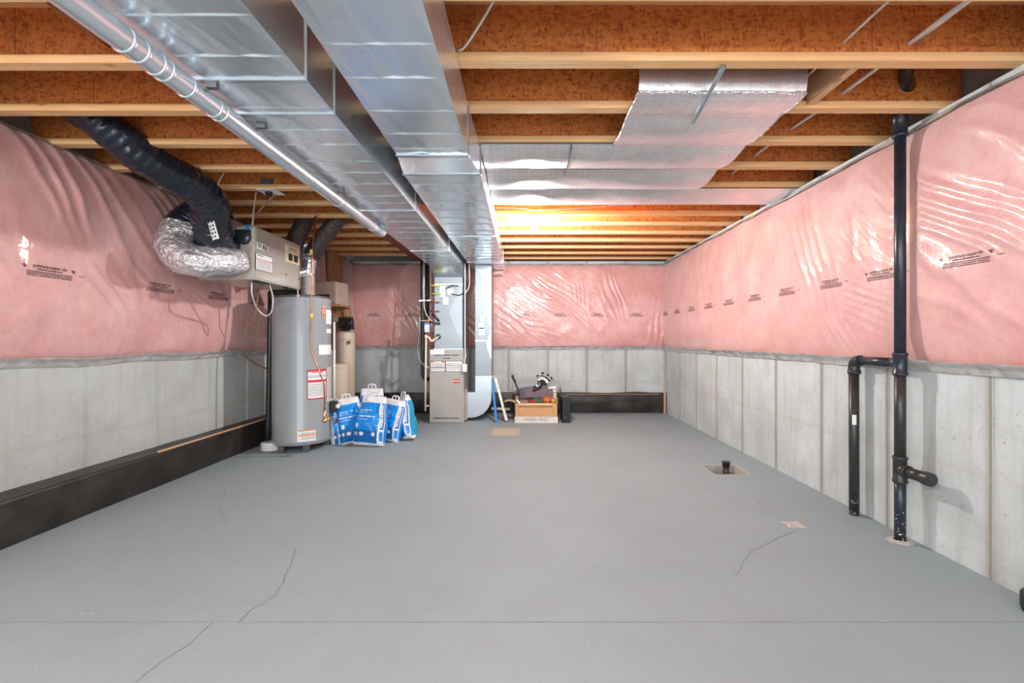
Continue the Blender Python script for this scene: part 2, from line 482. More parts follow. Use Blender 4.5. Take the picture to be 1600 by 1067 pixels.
ribbon(b, jag([fl(330, 973), fl(300, 1005), fl(250, 1035), fl(212, 1066)], 6, .004), .0035)
ribbon(b, jag([fl(350, 820), fl(345, 790), fl(352, 765)], 5, .008), .003)
ribbon(b, jag([fl(1150, 900), fl(1172, 862), fl(1240, 830)], 6, .006), .003)
struct('floor_crack', b, m_plain('crack_grey', (.20, .20, .195), .9), floor)  # cracks drawn as thin dark grey ribbons
b = BM()
ribbon(b, jag([(-2.8, 1.835), (2.2, 1.835)], 60, .0015), .0035)
struct('saw_cut', b, m_plain('saw_cut_grey', (.30, .30, .29), .9), floor)
b = BM()
for px, py, r in ((128, 959, .012), (145, 959, .012), (308, 1022, .006), (837, 730, .012), (1175, 785, .03), (1205, 805, .02), (790, 745, .008), (950, 735, .008), (560, 760, .015)):
    c = fl(px, py)
    t = [b.verts.new((c.x+r*math.cos(a)*U(.6, 1.2), c.y+r*.6*math.sin(a)*U(.6, 1.2), .0012)) for a in [k*math.pi/4 for k in range(8)]]
    b.faces.new(t)
struct('paint_fleck', b, m_plain('white_fleck', (.42, .42, .41), .9), floor)
b = BM()   # spalled patch near the pipes
c = Vector((1.665, 2.80))
sheet(b, lambda u, v: Vector((c.x+.055*(u-.5)*2*(1+.3*noise.noise(Vector((v*4, 3, 1)))), c.y+.05*(v-.5)*2*(1+.3*noise.noise(Vector((u*4, 1, 1)))),
      .001+.022*max(0, noise.noise(Vector((u*3.5, v*3.5, 4)))+.15)*min(1, 5*min(u, v, 1-u, 1-v)))), 16, 16)
struct('spalled_patch', b, RAWC, floor)

def wall_fins(b, axis, pos, phase, z1, lo, hi, sgn):
    k = phase + .61*math.ceil((lo-phase)/.61)
    while k < hi:
        for d in (-.012, .010):
            if axis == 'x': box(b, min(pos, pos+sgn*.004), max(pos, pos+sgn*.004), k+d-.0015, k+d+.0015, 0, z1)
            else: box(b, k+d-.0015, k+d+.0015, min(pos, pos+sgn*.004), max(pos, pos+sgn*.004), 0, z1)
        k += .61
b = BM(); box(b, XR, XR+.2, YN, Yb+.2, -.2, 2.36); box(b, 2.375, 2.42, YN, Yb+.2, 2.36, 2.68, mi=1); wall_fins(b, 'x', XR, 3.99, 2.2, 0, 7, -1)
struct('wall_right', b, [CONC_S, RIM])
b = BM(); box(b, XL-.2, XL, YN, 6.0, -.2, 2.36); box(b, XL-.2, XL-.14, YN, 6.0, 2.36, 2.68, mi=1)
box(b, XL-.2, -2.68, 6.0, Yb+.2, -.2, 2.36); wall_fins(b, 'x', XL, 3.09, 2.2, 0, 6, 1)
struct('wall_left', b, [CONC_L, RIM])
b = BM(); box(b, XL-.2, XR+.2, Yb, Yb+.2, -.2, 2.36); box(b, XL-.2, XR+.2, Yb+.1, Yb+.2, 2.36, 2.68, mi=1); wall_fins(b, 'y', Yb, -.22, 2.2, -2.6, 2.2, -1)
struct('wall_back', b, [CONC_B, RIM])
b = BM()  # rear wall behind the camera with a wide opening made up for the fill light
box(b, XL-.2, -1.5, YN-.2, YN, -.2, 2.68); box(b, 2.1, XR+.2, YN-.2, YN, -.2, 2.68); box(b, -1.5, 2.1, YN-.2, YN, 2.25, 2.68)
box(b, -1.5, 2.1, YN-.2, YN, -.2, .1)
struct('wall_rear', b, CONC_B)
b = BM()
for x in (-1.5, .28, 2.04): box(b, x, x+.06, YN-.1, YN, .1, 2.25)
for z in (.1, 2.19): box(b, -1.5, 2.1, YN-.1, YN, z, z+.06)
struct('added_door_frame', b, WHITEP)  # out-of-view frame added round the made-up opening
b = BM(); box(b, -3.2, 2.45, YN-.1, 7.4, 2.66, 2.70)
struct('ceiling', b, SUBF)

# ---------------------------------------------------------------- joists
JZ = 2.36
ORD = ['nearest', 'second', 'third', 'fourth', 'fifth', 'sixth', 'seventh', 'eighth', 'ninth', 'tenth', 'eleventh', 'twelfth', 'thirteenth', 'farthest']
def joist(x0, x1, yf, label, group, hole=None):
    yc = yf-.0315
    t = thing('floor_joist', label, 'joist', ((x0+x1)/2, yc, JZ), group)
    b = BM(); box(b, x0, x1, yc-.0315, yc+.0315, JZ, JZ+.038, .002); part('bottom_flange', b, PINE, t)
    b = BM(); box(b, x0, x1, yc-.0315, yc+.0315, JZ+.262, JZ+.298, .002); part('top_flange', b, PINE, t)
    b = BM()
    prev = x0; 
    segs = []
    if hole:
        hx, hz, hr = hole
        n = 20; za, zb = JZ+.038, JZ+.262
        for ysd in (yc-.005, yc+.005):
            # ring of quads from circle to a square, then plain quads either side
            circ = [(hx+hr*math.cos(2*math.pi*k/n), hz+hr*math.sin(2*math.pi*k/n)) for k in range(n)]
            L = .11
            def sq(a):
                cx, cz = math.cos(a), math.sin(a); m_ = max(abs(cx), abs(cz)); return (hx+L*cx/m_, min(max(hz+L*cz/m_, za), zb))
            S = [sq(2*math.pi*k/n) for k in range(n)]
            for k in range(n):
                k2 = (k+1) % n
                quad(b, [(circ[k][0], ysd, circ[k][1]), (S[k][0], ysd, S[k][1]), (S[k2][0], ysd, S[k2][1]), (circ[k2][0], ysd, circ[k2][1])])
            quad(b, [(x0, ysd, za), (hx-L, ysd, za), (hx-L, ysd, zb), (x0, ysd, zb)])
            quad(b, [(hx+L, ysd, za), (x1, ysd, za), (x1, ysd, zb), (hx+L, ysd, zb)])
    else:
        box(b, x0, x1, yc-.005, yc+.005, JZ+.038, JZ+.262)
        # butt joints in the web
        x = x0+U(.3, .9)
        while x < x1: box(b, x-.001, x+.001, yc-.0056, yc+.0056, JZ+.038, JZ+.262, mi=1); x += 1.22
    part('web', b, [OSB, INK], t, fix=not hole)
    return t
RJ = [1.645+.409*k for k in range(14)]
for k, yf in enumerate(RJ):
    joist(-1.45, 2.335, yf, '%s wooden I-joist counted from the camera, right of the ducts' % ORD[k] if k not in (0, 13) else '%s wooden I-joist on the right side of the ducts' % ORD[k],
          'I-joists right of the ducts', hole=(2.05, 2.505, .048) if k == 2 else None)
LJ = [1.65+.42*k for k in range(13)]
LO = ORD[:12]+['farthest']
for k, yf in enumerate(LJ):
    xl = -3.10 if k < 10 else -2.9
    joist(xl, -1.69, yf, '%s wooden I-joist counted from the camera, on the left side of the round pipe' % LO[k] if k not in (0, 12) else '%s wooden I-joist on the left side of the room' % LO[k],
          'I-joists left of the steel beam')
t = thing('steel_beam', 'red-brown steel beam flush between left and right joists beside the big duct', 'beam', (-1.57, 3.5, JZ))
b = BM(); box(b, -1.68, -1.46, YN, 7.1, JZ, JZ+.012); part('bottom_flange', b, REDOX, t)
b = BM(); box(b, -1.575, -1.565, YN, 7.1, JZ+.012, JZ+.26); part('web', b, REDOX, t)
b = BM(); box(b, 1.495, 1.533, RJ[1]+.002, RJ[2]-.0655, JZ+.015, JZ+.25)
solo('blocking_board', b, PINE_Y, 'short pine blocking board fixed between two joists above the foil sheet', 'board')

# ---------------------------------------------------------------- insulation blankets
def ridge(ph):
    f = ph-math.floor(ph); return (0.5+0.5*math.cos(2*math.pi*f))**2.2
def folds(u, z, fams, seed):
    s = 0
    for (uc, zc, ru, rz, ang, sp, amp) in fams:
        e = math.exp(-((u-uc)/ru)**2-((z-zc)/rz)**2)
        if e < .02: continue
        ca, sa = math.cos(ang), math.sin(ang)
        a = (u-uc)*ca+(z-zc)*sa; l = -(u-uc)*sa+(z-zc)*ca
        wv = noise.noise(Vector((l*1.3, a*3, seed)))*.9+noise.noise(Vector((l*4, a*6, seed+3)))*.25
        g = .45+.55*noise.noise(Vector((a*5/ max(sp, .03)*.05, l*1.5, seed+9)))
        gate = max(.25, min(1, .6+1.5*noise.noise(Vector((a*3.1/max(sp*9, .4), l*1.1, seed+21)))))
        wv2 = .8*noise.noise(Vector((a*5, l*.9, seed+31)))
        s += amp*e*ridge(a/sp+wv*1.3+wv2)*g*gate
    return s
def blanket(name, label, org, ud, nd, Ulen, z0, z1, T, fams, seed, mat, res=.017, stamps=(), zs=1.5, flip=False, ss=1, edge=True, u0=0, dent=None):
    org = Vector(org); ud = Vector(ud); nd = Vector(nd)
    def d(u, z):
        v = (z-z0)/(z1-z0)
        prof = T*(1-math.exp(-max(0, v)*9))*(1-.8*math.exp(-max(0, 1-v)*14))
        prof += .012*noise.noise(Vector((u*1.7, z*2.2, seed)))+.006*noise.noise(Vector((u*6, z*6, seed+1)))
        r_ = prof+.012+folds(u, z, fams, seed)
        if dent: r_ = min(r_, dent[1]+((u-dent[0])/.10)**2*.03)
        return r_
    def S(u, z, off=0): return org+ud*u+Vector((0, 0, z))+nd*(d(u, z)+off)
    t = thing(name, label, 'insulation', org+ud*(Ulen/2)+Vector((0, 0, z0)))
    b = BM()
    nu = int(Ulen/res); nv = int((z1-z0)/res)
    zt = lambda uu: z1+.012*noise.noise(Vector((uu*2.3, 5, seed)))
    g = sheet(b, lambda a, c: S(a*Ulen, z0+c*(zt(a*Ulen)-z0)), nu, nv)
    # closed to the wall at the four edges
    for row in ([g[i][0] for i in range(nu+1)], [g[i][nv] for i in range(nu+1)], g[0], g[nu]):
        bk = []
        for v in row:
            dd = (v.co-org).dot(nd); bk.append(b.verts.new(v.co-nd*(dd-.004)))
        for i in range(len(row)-1): b.faces.new([row[i], row[i+1], bk[i+1], bk[i]])
    part('pink_batt', b, mat, t)
    if edge:
        b = BM()
        def low(a, c):
            u = a*Ulen; z = z0-.036+c*.06
            sag = .012*noise.noise(Vector((u*2.1, 0, seed+5)))
            return org+ud*u+Vector((0, 0, z+sag))+nd*(.012+.03*c+.010*noise.noise(Vector((u*9, c*2, seed+6)))+(d(u, z0+.03)*.9 if c > .6 else 0))
        sheet(b, low, int(Ulen/.03), 5); part('bottom_film_edge', b, POLY, t, 'wrinkled grey clear film edge along the bottom')
        b = BM()
        def top(a, c):
            u = a*Ulen; z = zt(u)-.012+c*.032
            return org+ud*u+Vector((0, 0, z))+nd*(.02+(1-c)*(d(u, z1)+.004)+.008*noise.noise(Vector((u*7, c*2, seed+8))))
        sheet(b, top, int(Ulen/.03), 4); part('top_film_edge', b, POLY, t, 'grey clear film edge along the top')
    sgn = -1 if flip else 1
    for (us, full) in stamps:
        b = BM()
        fn = lambda x, y: S(us+sgn*x*ss, zs+y*ss, .0025)
        if full:
            put_text(b, 'polytarp-super six', .045, fn, bold=.0006, ofs=(0, .03))
            for xx in (-.235, .235):   # small leaf-like marks either side
                for k in (-1, 0, 1):
                    quad(b, [fn(xx, .015), fn(xx+.006, .018), fn(xx+k*.018+.004, .055-abs(k)*.008), fn(xx+k*.018-.004, .05-abs(k)*.008)])
        else:
            put_text(b, 'polytarp-super six', .045, fn, bold=.0006, ofs=(0, .03))
        scribble(b, fn, -.13, .12, .004, .012)
        scribble(b, fn, -.22, .22, -.020, .010); scribble(b, fn, -.22, .22, -.038, .010); scribble(b, fn, -.22, .22, -.056, .010)
        scribble(b, fn, .29, .34, -.01, .008)
        part('printed_stamp', b, INK, t, 'dark lettering printed on the film')
    return t
# right wall: u = depth, film seen from -X
famR = [(2.12, 1.72, .50, .50, -1.02, .10, .040), (2.85, 1.88, .28, .30, -.75, .045, .022), (1.2, 1.8, .7, .6, -.8, .12, .03),
        (3.30, 1.62, .40, .42, -.38, .12, .034), (4.7, 1.8, 1.1, .5, -.10, .055, .012), (6.2, 1.7, .9, .6, -.05, .05, .012), (2.80, 1.40, .25, .22, -1.2, .06, .022), (3.0, 1.15, .5, .14, -.6, .09, .018)]
blanket('insulation_blanket', 'pink insulation under clear film along the right concrete wall', (XR, 0, 0), (0, 1, 0), (-1, 0, 0), 7.06, 1.0, 2.31, .045,
        famR, 11, FILM_S, .016, [(y, y < 2.9) for y in (2.22, 2.66+.08, 3.19, 3.72, 4.25, 4.78, 5.31, 5.84, 6.37, 6.9)], zs=1.53, flip=True, ss=.52, dent=(2.57, .042))
famL = [(2.9, 1.95, .9, .5, .52, .14, .040), (3.9, 1.9, .5, .45, .70, .11, .032), (3.3, 1.35, .35, .25, .8, .16, .036), (4.1, 1.38, .30, .16, 1.2, .06, .018),
        (4.9, 1.4, .5, .5, .06, .05, .016), (1.7, 1.9, .6, .5, .4, .12, .03)]
blanket('insulation_blanket', 'pink insulation under clear film along the left concrete wall, black hoses before it', (XL, 0, 0), (0, 1, 0), (1, 0, 0), 5.98, 1.0, 2.36, .08,
        famL, 23, FILM_S, .017, [(y, y < 3) for y in (2.26-.3, 2.78, 3.62, 4.32, 4.95, 5.6)], zs=1.55, ss=.62)
famB = [(2.85, 1.78, .4, .38, .95, .055, .038), (3.0, 1.72, .65, .50, .95, .075, .045), (3.9, 1.85, .45, .35, .25, .09, .040), (2.75, 1.3, .5, .25, 1.2, .07, .022), (.6, 1.6, .7, .5, .5, .11, .02), (4.75, 1.5, .25, .6, -.25, .09, .035), (1.6, 1.6, .5, .5, .7, .08, .03)]
blanket('insulation_blanket', 'pink insulation under clear film across the back wall behind the furnace', (-2.66, Yb, 0), (1, 0, 0), (0, -1, 0), 4.86, 1.01, 2.30, .06,
        famB, 37, FILM_B, .017, [(x, False) for x in (.35, .95, 2.66, 3.24, 3.82, 4.42)], zs=1.52, ss=.46)
blanket('insulation_blanket', 'pink insulation on the jogged stub of wall behind the softener tank', (-2.68, 6.02, 0), (0, 1, 0), (1, 0, 0), 1.03, 1.02, 2.33, .05,
        [(.6, 1.6, .5, .5, .1, .12, .012)], 41, FILM_S, .03)
# wrapped pocket at the end of the ducts
b = BM(); box(b, -.47, -.29, 6.86, 7.04, 2.12, 2.34, .015, seg=2)
t = [v for v in b.verts]
for v in t: v.co += Vector((.006*noise.noise(v.co*9), .006*noise.noise(v.co*11), 0))
solo('wrapped_beam_pocket', b, FILM_B, 'small pink film-wrapped box high on the back wall right of the ducts', 'insulation')

# ---------------------------------------------------------------- membranes and wood strips at the floor
b = BM()
def memL(a, c):
    y = -.5+6.45*a
    x0_, z0_ = -2.825, 0.0; x1_, z1_ = -2.80, .265
    if c <= .7:
        q = c/.7; x = x0_+(x1_-x0_)*q+.010*math.sin(q*3.1)+.010*noise.noise(Vector((y*1.5, q*2, 3))); z = z0_+(z1_-z0_)*q
        z += (.004*noise.noise(Vector((y*12, 1, 1))) if q > .9 else 0)
    else:
        q = (c-.7)/.3; x = x1_+(-2.975-x1_)*q; z = z1_+.004*q+.004*noise.noise(Vector((y*3, q, 3)))
    return Vector((x, y, z))
sheet(b, memL, 260, 20)
t = thing('waterproof_membrane', 'long black-brown membrane strip along the foot of the left wall', 'membrane', (-2.9, 2.7, 0))
part('membrane_sheet', b, MEMB, t, fix=False)
b = BM(); box(b, -2.812, -2.796, 3.5, 5.95, .268, .280); 
part('wood_edging', b, WOODTRIM, t, 'bare pale wood edge where the membrane stops short')
t = thing('waterproof_membrane', 'black membrane band along the foot of the back wall', 'membrane', (-.2, 7.05, 0))
b = BM()
def memB(a, c):
    x = -2.66+4.84*a; z = .31*c; wv = .02*noise.noise(Vector((x*2, z*8, 7)))*(1 if x > 1 else .5)
    return Vector((x, 7.03+wv-.01*math.sin(c*3.1), z+(.02*noise.noise(Vector((x*2, 1, 1))) if c > .9 else 0)))
sheet(b, memB, 160, 10); sheet(b, lambda a, c: Vector((-2.66+4.84*a, 7.03+.085*c, .31+(.02*noise.noise(Vector((-5.32*0+(-2.66+4.84*a)*2, 1, 1)))))), 160, 1)
part('membrane_sheet', b, MEMB, t, fix=False)
b = BM(); box(b, .65, 2.10, 7.0, 7.012, .285, .300); part('wood_edging', b, m_pine('pale_wood_strip_x', (.22, .13, .08), (.32, .20, .12)), t)
b = BM(); box(b, 2.17, 2.195, 6.99, 7.03, 0.0, .32); part('end_board', b, WOODTRIM, t)
b = BM(); box(b, -2.66, -2.62, 6.96, 7.03, 0.0, .98)
solo('membrane_upright', b, MEMB, 'narrow black membrane upright in the back left corner behind the softener', 'membrane')

# ---------------------------------------------------------------- ducts
def duct_body(b, x0, x1, z0, z1, y0, y1, seedv, step=.19, amp=.004):
    """rectangular sheet-metal run with pressed creases across its bottom"""
    ys = [y0]; y = y0
    while y < y1-.08:
        y += step*U(.8, 1.25); ys.append(min(y, y1))
    if ys[-1] < y1: ys.append(y1)
    nx = 8
    def z_at(y, q, k): return z0+amp*math.sin(math.pi*q)*U(-.4, 1)
    rows = []
    for k, yy in enumerate(ys):
        rows.append((yy, [z0+(amp*math.sin(math.pi*i/nx)*U(-.6, 1) if 0 < i < nx else 0) for i in range(nx+1)]))
        if k < len(ys)-1: rows.append((ys[k]+.006, [z0-(.0035 if 0 < i < nx else 0) for i in range(nx+1)]))
    prev = None
    for yy, zz in rows:
        cur = [b.verts.new((x0+(x1-x0)*i/nx, yy, zz[i])) for i in range(nx+1)]
        if prev:
            for i in range(nx): b.faces.new([prev[i], prev[i+1], cur[i+1], cur[i]]).smooth = False
        prev = cur
    for x, s in ((x0, -1), (x1, 1)):
        m = 6
        def side(a, c):
            return Vector((x+s*.002*noise.noise(Vector((a*30, c*2, x))), y0+(y1-y0)*a, z0+(z1-z0)*c))
        sheet(b, side, max(4, int((y1-y0)/.15)), m, smooth=True)
    quad(b, [(x0, y0, z1), (x1, y0, z1), (x1, y1, z1), (x0, y1, z1)])
    for yy in (y0, y1): quad(b, [(x0, yy, z0), (x1, yy, z0), (x1, yy, z1), (x0, yy, z1)])
def cleat(b, x0, x1, z0, z1, y, sides=(1, 1), th=.008):
    box(b, x0, x1, y-.014, y+.014, z0-th, z0+.001, .002)
    for x, s in ((x0, sides[0]), (x1, sides[1])):
        if s: box(b, x-.006, x+.006, y-.012, y+.012, z0-th, z1, .002)
D1x0, D1x1, D1z = -1.225, -.80, 2.10
t = thing('supply_duct', 'long grey sheet-metal trunk duct left of its twin, running to the furnace', 'duct', (-1.01, 3, D1z))
b = BM(); duct_body(b, D1x0, D1x1, D1z, 2.355, .25, 5.98, 1); part('duct_run', b, GALV, t, fix=False)
for y in (1.685, 1.94, 3.40, 4.95):
    b = BM(); cleat(b, D1x0, D1x1, D1z, 2.355, y); part('drive_cleat', b, GALV2, t)
b = BM()
P0 = [(-1.225, 5.98, 2.10), (-.80, 5.98, 2.10), (-.80, 6.85, 2.10), (-1.225, 6.85, 2.10)]
P1 = [(-1.203, 6.2, 1.985), (-.815, 6.2, 1.985), (-.815, 6.72, 1.985), (-1.203, 6.72, 1.985)]
P2 = [(x, y, 2.355) for x, y, z in P0]
for A, B_ in ((P0, P1), (P2, P0)):
    for i in range(4):
        j = (i+1) % 4; quad(b, [A[i], A[j], B_[j], B_[i]])
part('plenum_throat', b, GALV, t)
t = thing('return_duct', 'long grey sheet-metal trunk duct right of its twin, stepping shallower halfway', 'duct', (-.5, 3, 2.1))
b = BM(); duct_body(b, -.655, -.285, 2.098, 2.355, .25, 2.37, 2, .2); part('near_duct_run', b, GALV, t, fix=False)
b = BM()
A = [(-.655, 2.37, 2.098), (-.285, 2.37, 2.098), (-.285, 2.37, 2.355), (-.655, 2.37, 2.355)]
B_ = [(-.752, 2.866, 2.18), (-.267, 2.866, 2.18), (-.267, 2.866, 2.355), (-.752, 2.866, 2.355)]
cc = Vector((-.49, 2.62, 2.145))
for i in (0,):   # cross-broken bottom panel
    c4 = [A[0], A[1], B_[1], B_[0]]; c4v = [b.verts.new(p) for p in c4]; m_ = b.verts.new(cc)
    for k in range(4): b.faces.new([c4v[k], c4v[(k+1) % 4], m_])
for i in (1, 2, 3):
    j = (i+1) % 4; quad(b, [A[i], A[j], B_[j], B_[i]])
part('transition_piece', b, GALV, t)
b = BM(); duct_body(b, -.752, -.267, 2.18, 2.355, 2.866, 6.82, 3, .21); part('far_duct_run', b, GALV, t, fix=False)
for (x0, x1, z0, y) in ((-.655, -.285, 2.098, 2.37), (-.752, -.267, 2.18, 2.866), (-.752, -.267, 2.18, 4.60), (-.752, -.267, 2.18, 6.15)):
    b = BM(); cleat(b, x0, x1, z0, 2.355, y); part('drive_cleat', b, GALV2, t)
b = BM()
b.free()
for y in (1.9, 2.34):
    b = BM(); box(b, -.660, -.640, y, y+.025, 2.105, 2.118); part('yellow_sticker', b, YELLOW, t)
# return drop with its curved boot
t = thing('return_drop', 'grey sheet-metal return duct dropping to a curved boot right of the furnace', 'duct', (-.6, 6.5, 0))
b = BM()
x0, x1 = -.664, -.440; y0, y1 = 6.35, 6.80
prism(b, [(x0, 2.175), (x0, 1.41), (x0, .62), (x1, .62), (x1, 2.175)], 1, y0, y1)
part('drop_run', b, GALVD, t)
b = BM()
arc = [(-.73+.29*math.cos(a), .335+.29*math.sin(a)) for a in [-math.pi/2+k*math.pi/2/12 for k in range(13)]]
prism(b, [(x0, .62), (x0, .40), (-.795, .40), (-.795, .045)]+arc+[(x1, .62)], 1, y0-.002, y1)
part('curved_boot', b, GALV2, t)
b = BM()
quad(b, [(x1-.001, y0-.004, 2.05), (x1-.001, y0-.004, 1.66), (x1-.10, y0-.004, 1.98), (x1-.20, y0-.004, 2.12)])
for z0_, z1_, dx in ((1.70, 1.30, .085), (1.28, .86, .07)):
    b.faces.new([b.verts.new((x1-.001, y0-.004, z0_)), b.verts.new((x1-dx, y0-.009, (z0_+z1_)/2)), b.verts.new((x1-.001, y0-.004, z1_))])
part('cross_break_crease', b, GALV2, t)
b = BM(); cleat(b, x0, x1, 0, 0, 0)
b.free()
for z in (1.72, 1.12, .62):
    b = BM(); box(b, x0-.002, x1+.002, y0-.010, y0+.001, z-.010, z+.010, .002); part('drive_cleat', b, GALV2, t)
b = BM()
for (px, py, w_, h_) in ((754, 498, 7, 9), (752, 509, 9, 9), (753, 518, 9, 12)):
    b = BM(); p = P(px, py, 6.338); box(b, p.x-w_*.0045, p.x+w_*.0045, 6.335, 6.338, p.z-h_*.0045, p.z+h_*.0045); part('paper_tag', b, WHITE, t)

# round vent pipe under the left edge of the trunk duct
t = thing('round_vent_pipe', 'round galvanised vent pipe strapped beneath the left edge of the trunk duct', 'pipe', (-1.2, 2, 2.04))
b = BM(); tube(b, [(-1.2, .25+(3.80-.25)*i/20, 2.04) for i in range(21)], .038, 28); part('pipe_run', b, GALV2, t)
for y in (1.367, 1.42, 1.485, 1.52, 1.62, 1.765, 1.80, 2.95, 3.62):
    b = BM(); tube(b, [(-1.2, y-.006, 2.04), (-1.2, y-.003, 2.04), (-1.2, y+.003, 2.04), (-1.2, y+.006, 2.04)], 0, 28, rf=lambda i, n, a: .0385 if i in (0, 3) else .0415)
    part('pipe_collar', b, GALV2, t)
b = BM(); tube(b, catmull([(-1.2, 3.80, 2.04), (-1.2, 3.86, 2.045), (-1.205, 3.90, 2.07), (-1.215, 3.9, 2.095)], 6), .038, 24); part('end_elbow', b, GALV2, t)
for y in (1.70, 2.02, 2.9):
    b = BM(); box(b, -1.18, -1.14, y-.01, y+.01, 2.076, 2.0995); part('hanger_clip', b, DGREY, t)
b = BM(); tube(b, [(-1.80, .3, 2.425), (-1.80, 1.985, 2.425)], .016, 10); 
solo('copper_pipe', b, COPPER, 'red-brown pipe along the joists in the upper left, left of the round vent', 'pipe')
# (the same run carries a dark gas pipe beside it)
b = BM(); tube(b, [(-1.40, .3, 2.30), (-1.40, 1.45, 2.30)], .010, 10); tube(b, [(-1.40, 1.2, 2.30), (-1.40, 1.24, 2.30)], .016, 10)
tube(b, [(-1.40, .52, 2.30), (-1.40, .52, 2.36)], .005, 8); tube(b, [(-1.40, 1.4, 2.30), (-1.40, 1.4, 2.36)], .005, 8)
solo('gas_pipe', b, DGREY, 'thin dark pipe hung at the upper left between beam and round vent', 'pipe')

# ---------------------------------------------------------------- foil sheets under the joists
def foil_sheet(b, x0, x1, y0, y1, sag, edges, seedv, nx=60, zoff=-.004):
    def fn(a, c):
        x = x0+(x1-x0)*a; y = y0+(y1-y0)*c
        # distance to the joists it is stapled to
        f = 0
        for e0, e1 in zip(edges[:-1], edges[1:]):
            if e0 <= y <= e1: f = math.sin(math.pi*(y-e0)/(e1-e0))
        z = JZ+zoff-sag*f*(1+.5*noise.noise(Vector((x*2, y, seedv))))+.004*f*noise.noise(Vector((x*7, y*7, seedv)))
        return Vector((x, y, z))
    g = sheet(b, fn, nx, max(10, int((y1-y0)/.03)))
    return fn
t = thing('foil_sheet', 'silver foil sheet stapled under the joists beside the duct around the lit bulb', 'foil insulation', (.5, 3.3, 2.35))
b = BM(); foil_sheet(b, -.262, 1.395, RJ[3]-.05, RJ[5]+.005, .032, [RJ[3]-.05, RJ[4]-.03, RJ[5]+.005], 2); part('foil_layer', b, FOIL, t)
b = BM()
for y in (RJ[3]-.045, RJ[4]-.03):
    box(b, -.262, 1.39, y-.004, y+.004, 2.3535, 2.3565)
box(b, .30, .306, RJ[3]-.05, RJ[4]+.02, 2.318, 2.3545)
part('seam', b, DGREY, t)
t = thing('foil_sheet', 'silver foil sheet spanning the last bay from duct to right wall', 'foil insulation', (1, 3.9, 2.35))
b = BM(); foil_sheet(b, -.262, 2.32, RJ[5]-.03, RJ[6]+.002, .026, [RJ[5]-.03, RJ[6]+.002], 5, 80, -.008); part('foil_layer', b, FOIL, t)
t = thing('foil_sheet', 'silver foil sheet with printed grid and upturned near edge crossed by a metal strip', 'foil insulation', (1, 2.5, 2.35))
b = BM()
def fs(a, c):
    x = .565+(1.385-.565)*a; yend = RJ[3]-.03
    if c < .2:
        q = c/.2; y = 2.225+.0*q; z = JZ+.13-(.13+.012)*q
        y -= .03*math.sin(q*3.14)*.5
        z += .02*noise.noise(Vector((x*3, 2, 2)))*(1-q)
    else:
        q = (c-.2)/.8; y = 2.225+(yend-2.225)*q
        z = JZ-.012-.012*math.sin(math.pi*min(1, (y-2.2)/.26))*(1 if y < 2.46 else 0)-.02*abs(math.sin(math.pi*(y-2.43)/.41))*(1 if y > 2.43 else 0)
        z += .004*noise.noise(Vector((x*5, y*5, 2)))
    return Vector((x, y, z))
sheet(b, fs, 50, 50)
part('foil_layer', b, FOIL, t)
b = BM(); tube(b, [fs(a/40, .2)+Vector((0, -.004, U(-.006, .004))) for a in range(41)], .006, 6)
tube(b, [fs(0, .2+.8*a/30)+Vector((-.003, 0, U(-.003, .003))) for a in range(31)], .005, 6)
tube(b, [fs(1, .2+.8*a/30)+Vector((.003, 0, U(-.003, .003))) for a in range(31)], .004, 6)
part('crimped_edge', b, SILVER, t)
b = BM()
p0 = Vector((.885, 2.01, 2.352)); p1 = Vector((.925, 2.50, 2.322))
dv = (p1-p0).normalized(); sd = dv.cross(Vector((0, 0, 1))).normalized()*.011; upv = Vector((0, 0, .012))
for s in (-1, 1):
    A = [p0+sd*s, p0+sd*s*.75, p0+sd*s*.75-upv, p0+sd*s-upv]; B_ = [q+(p1-p0) for q in A]
    for i in range(4): quad(b, [A[i], A[(i+1) % 4], B_[(i+1) % 4], B_[i]])
A = [p0-sd, p0+sd, p0+sd-upv*.2, p0-sd-upv*.2]; B_ = [q+(p1-p0) for q in A]
for i in range(4): quad(b, [A[i], A[(i+1) % 4], B_[(i+1) % 4], B_[i]])
solo('metal_strip', b, GALV2, 'narrow metal channel strip crossing beneath the foil sheet', 'metal strip')

# ---------------------------------------------------------------- lamp
t = thing('bare_bulb_lamp', 'lit bare bulb in a white holder beneath a joist right of the ducts', 'lamp', (BULB[0], BULB[1], JZ))
b = BM(); lathe(b, [(0, 0), (.055, 0), (.056, -.012), (.045, -.028), (.026, -.05), (.022, -.07), (0, -.07)], (BULB[0], BULB[1], JZ), 28); part('lamp_holder', b, WHITEP, t)
b = BM(); lathe(b, [(.013, 0), (.014, -.02), (.024, -.04), (.030, -.062), (.027, -.08), (.016, -.094), (0, -.098)], (BULB[0], BULB[1], JZ-.0705), 24)
bo = part('bulb', b, BULBM, t); bo.visible_shadow = True

# ---------------------------------------------------------------- drain pipes on the right wall
def abs_fit(b, c, r, L, axis='z'):
    lathe(b, [(0, -L/2), (r, -L/2), (r+.004, -L/2+.006), (r+.004, -L/2+.014), (r, -L/2+.018), (r, L/2-.018), (r+.004, L/2-.014), (r+.004, L/2-.006), (r, L/2), (0, L/2)], c, 24, axis)
t = thing('drain_stack', 'tall black drain pipe standing before the right wall up into the joists', 'pipe', (2.13, 2.57, 0))
sx, sy = 2.13, 2.57
b = BM(); tube(b, [(sx, sy, -.01), (sx, sy, .40)], .0275, 24); part('lower_pipe', b, ABSBLUE, t, 'navy-tinted lowest length of pipe spattered with paint')
b = BM(); tube(b, [(sx, sy, .40), (sx, sy, 1.0)], .0275, 24); part('middle_pipe', b, ABS, t)
b = BM(); tube(b, [(sx, sy, 1.0), (sx, sy, 2.30)], .0275, 24); part('upper_pipe', b, ABSBLUE, t)
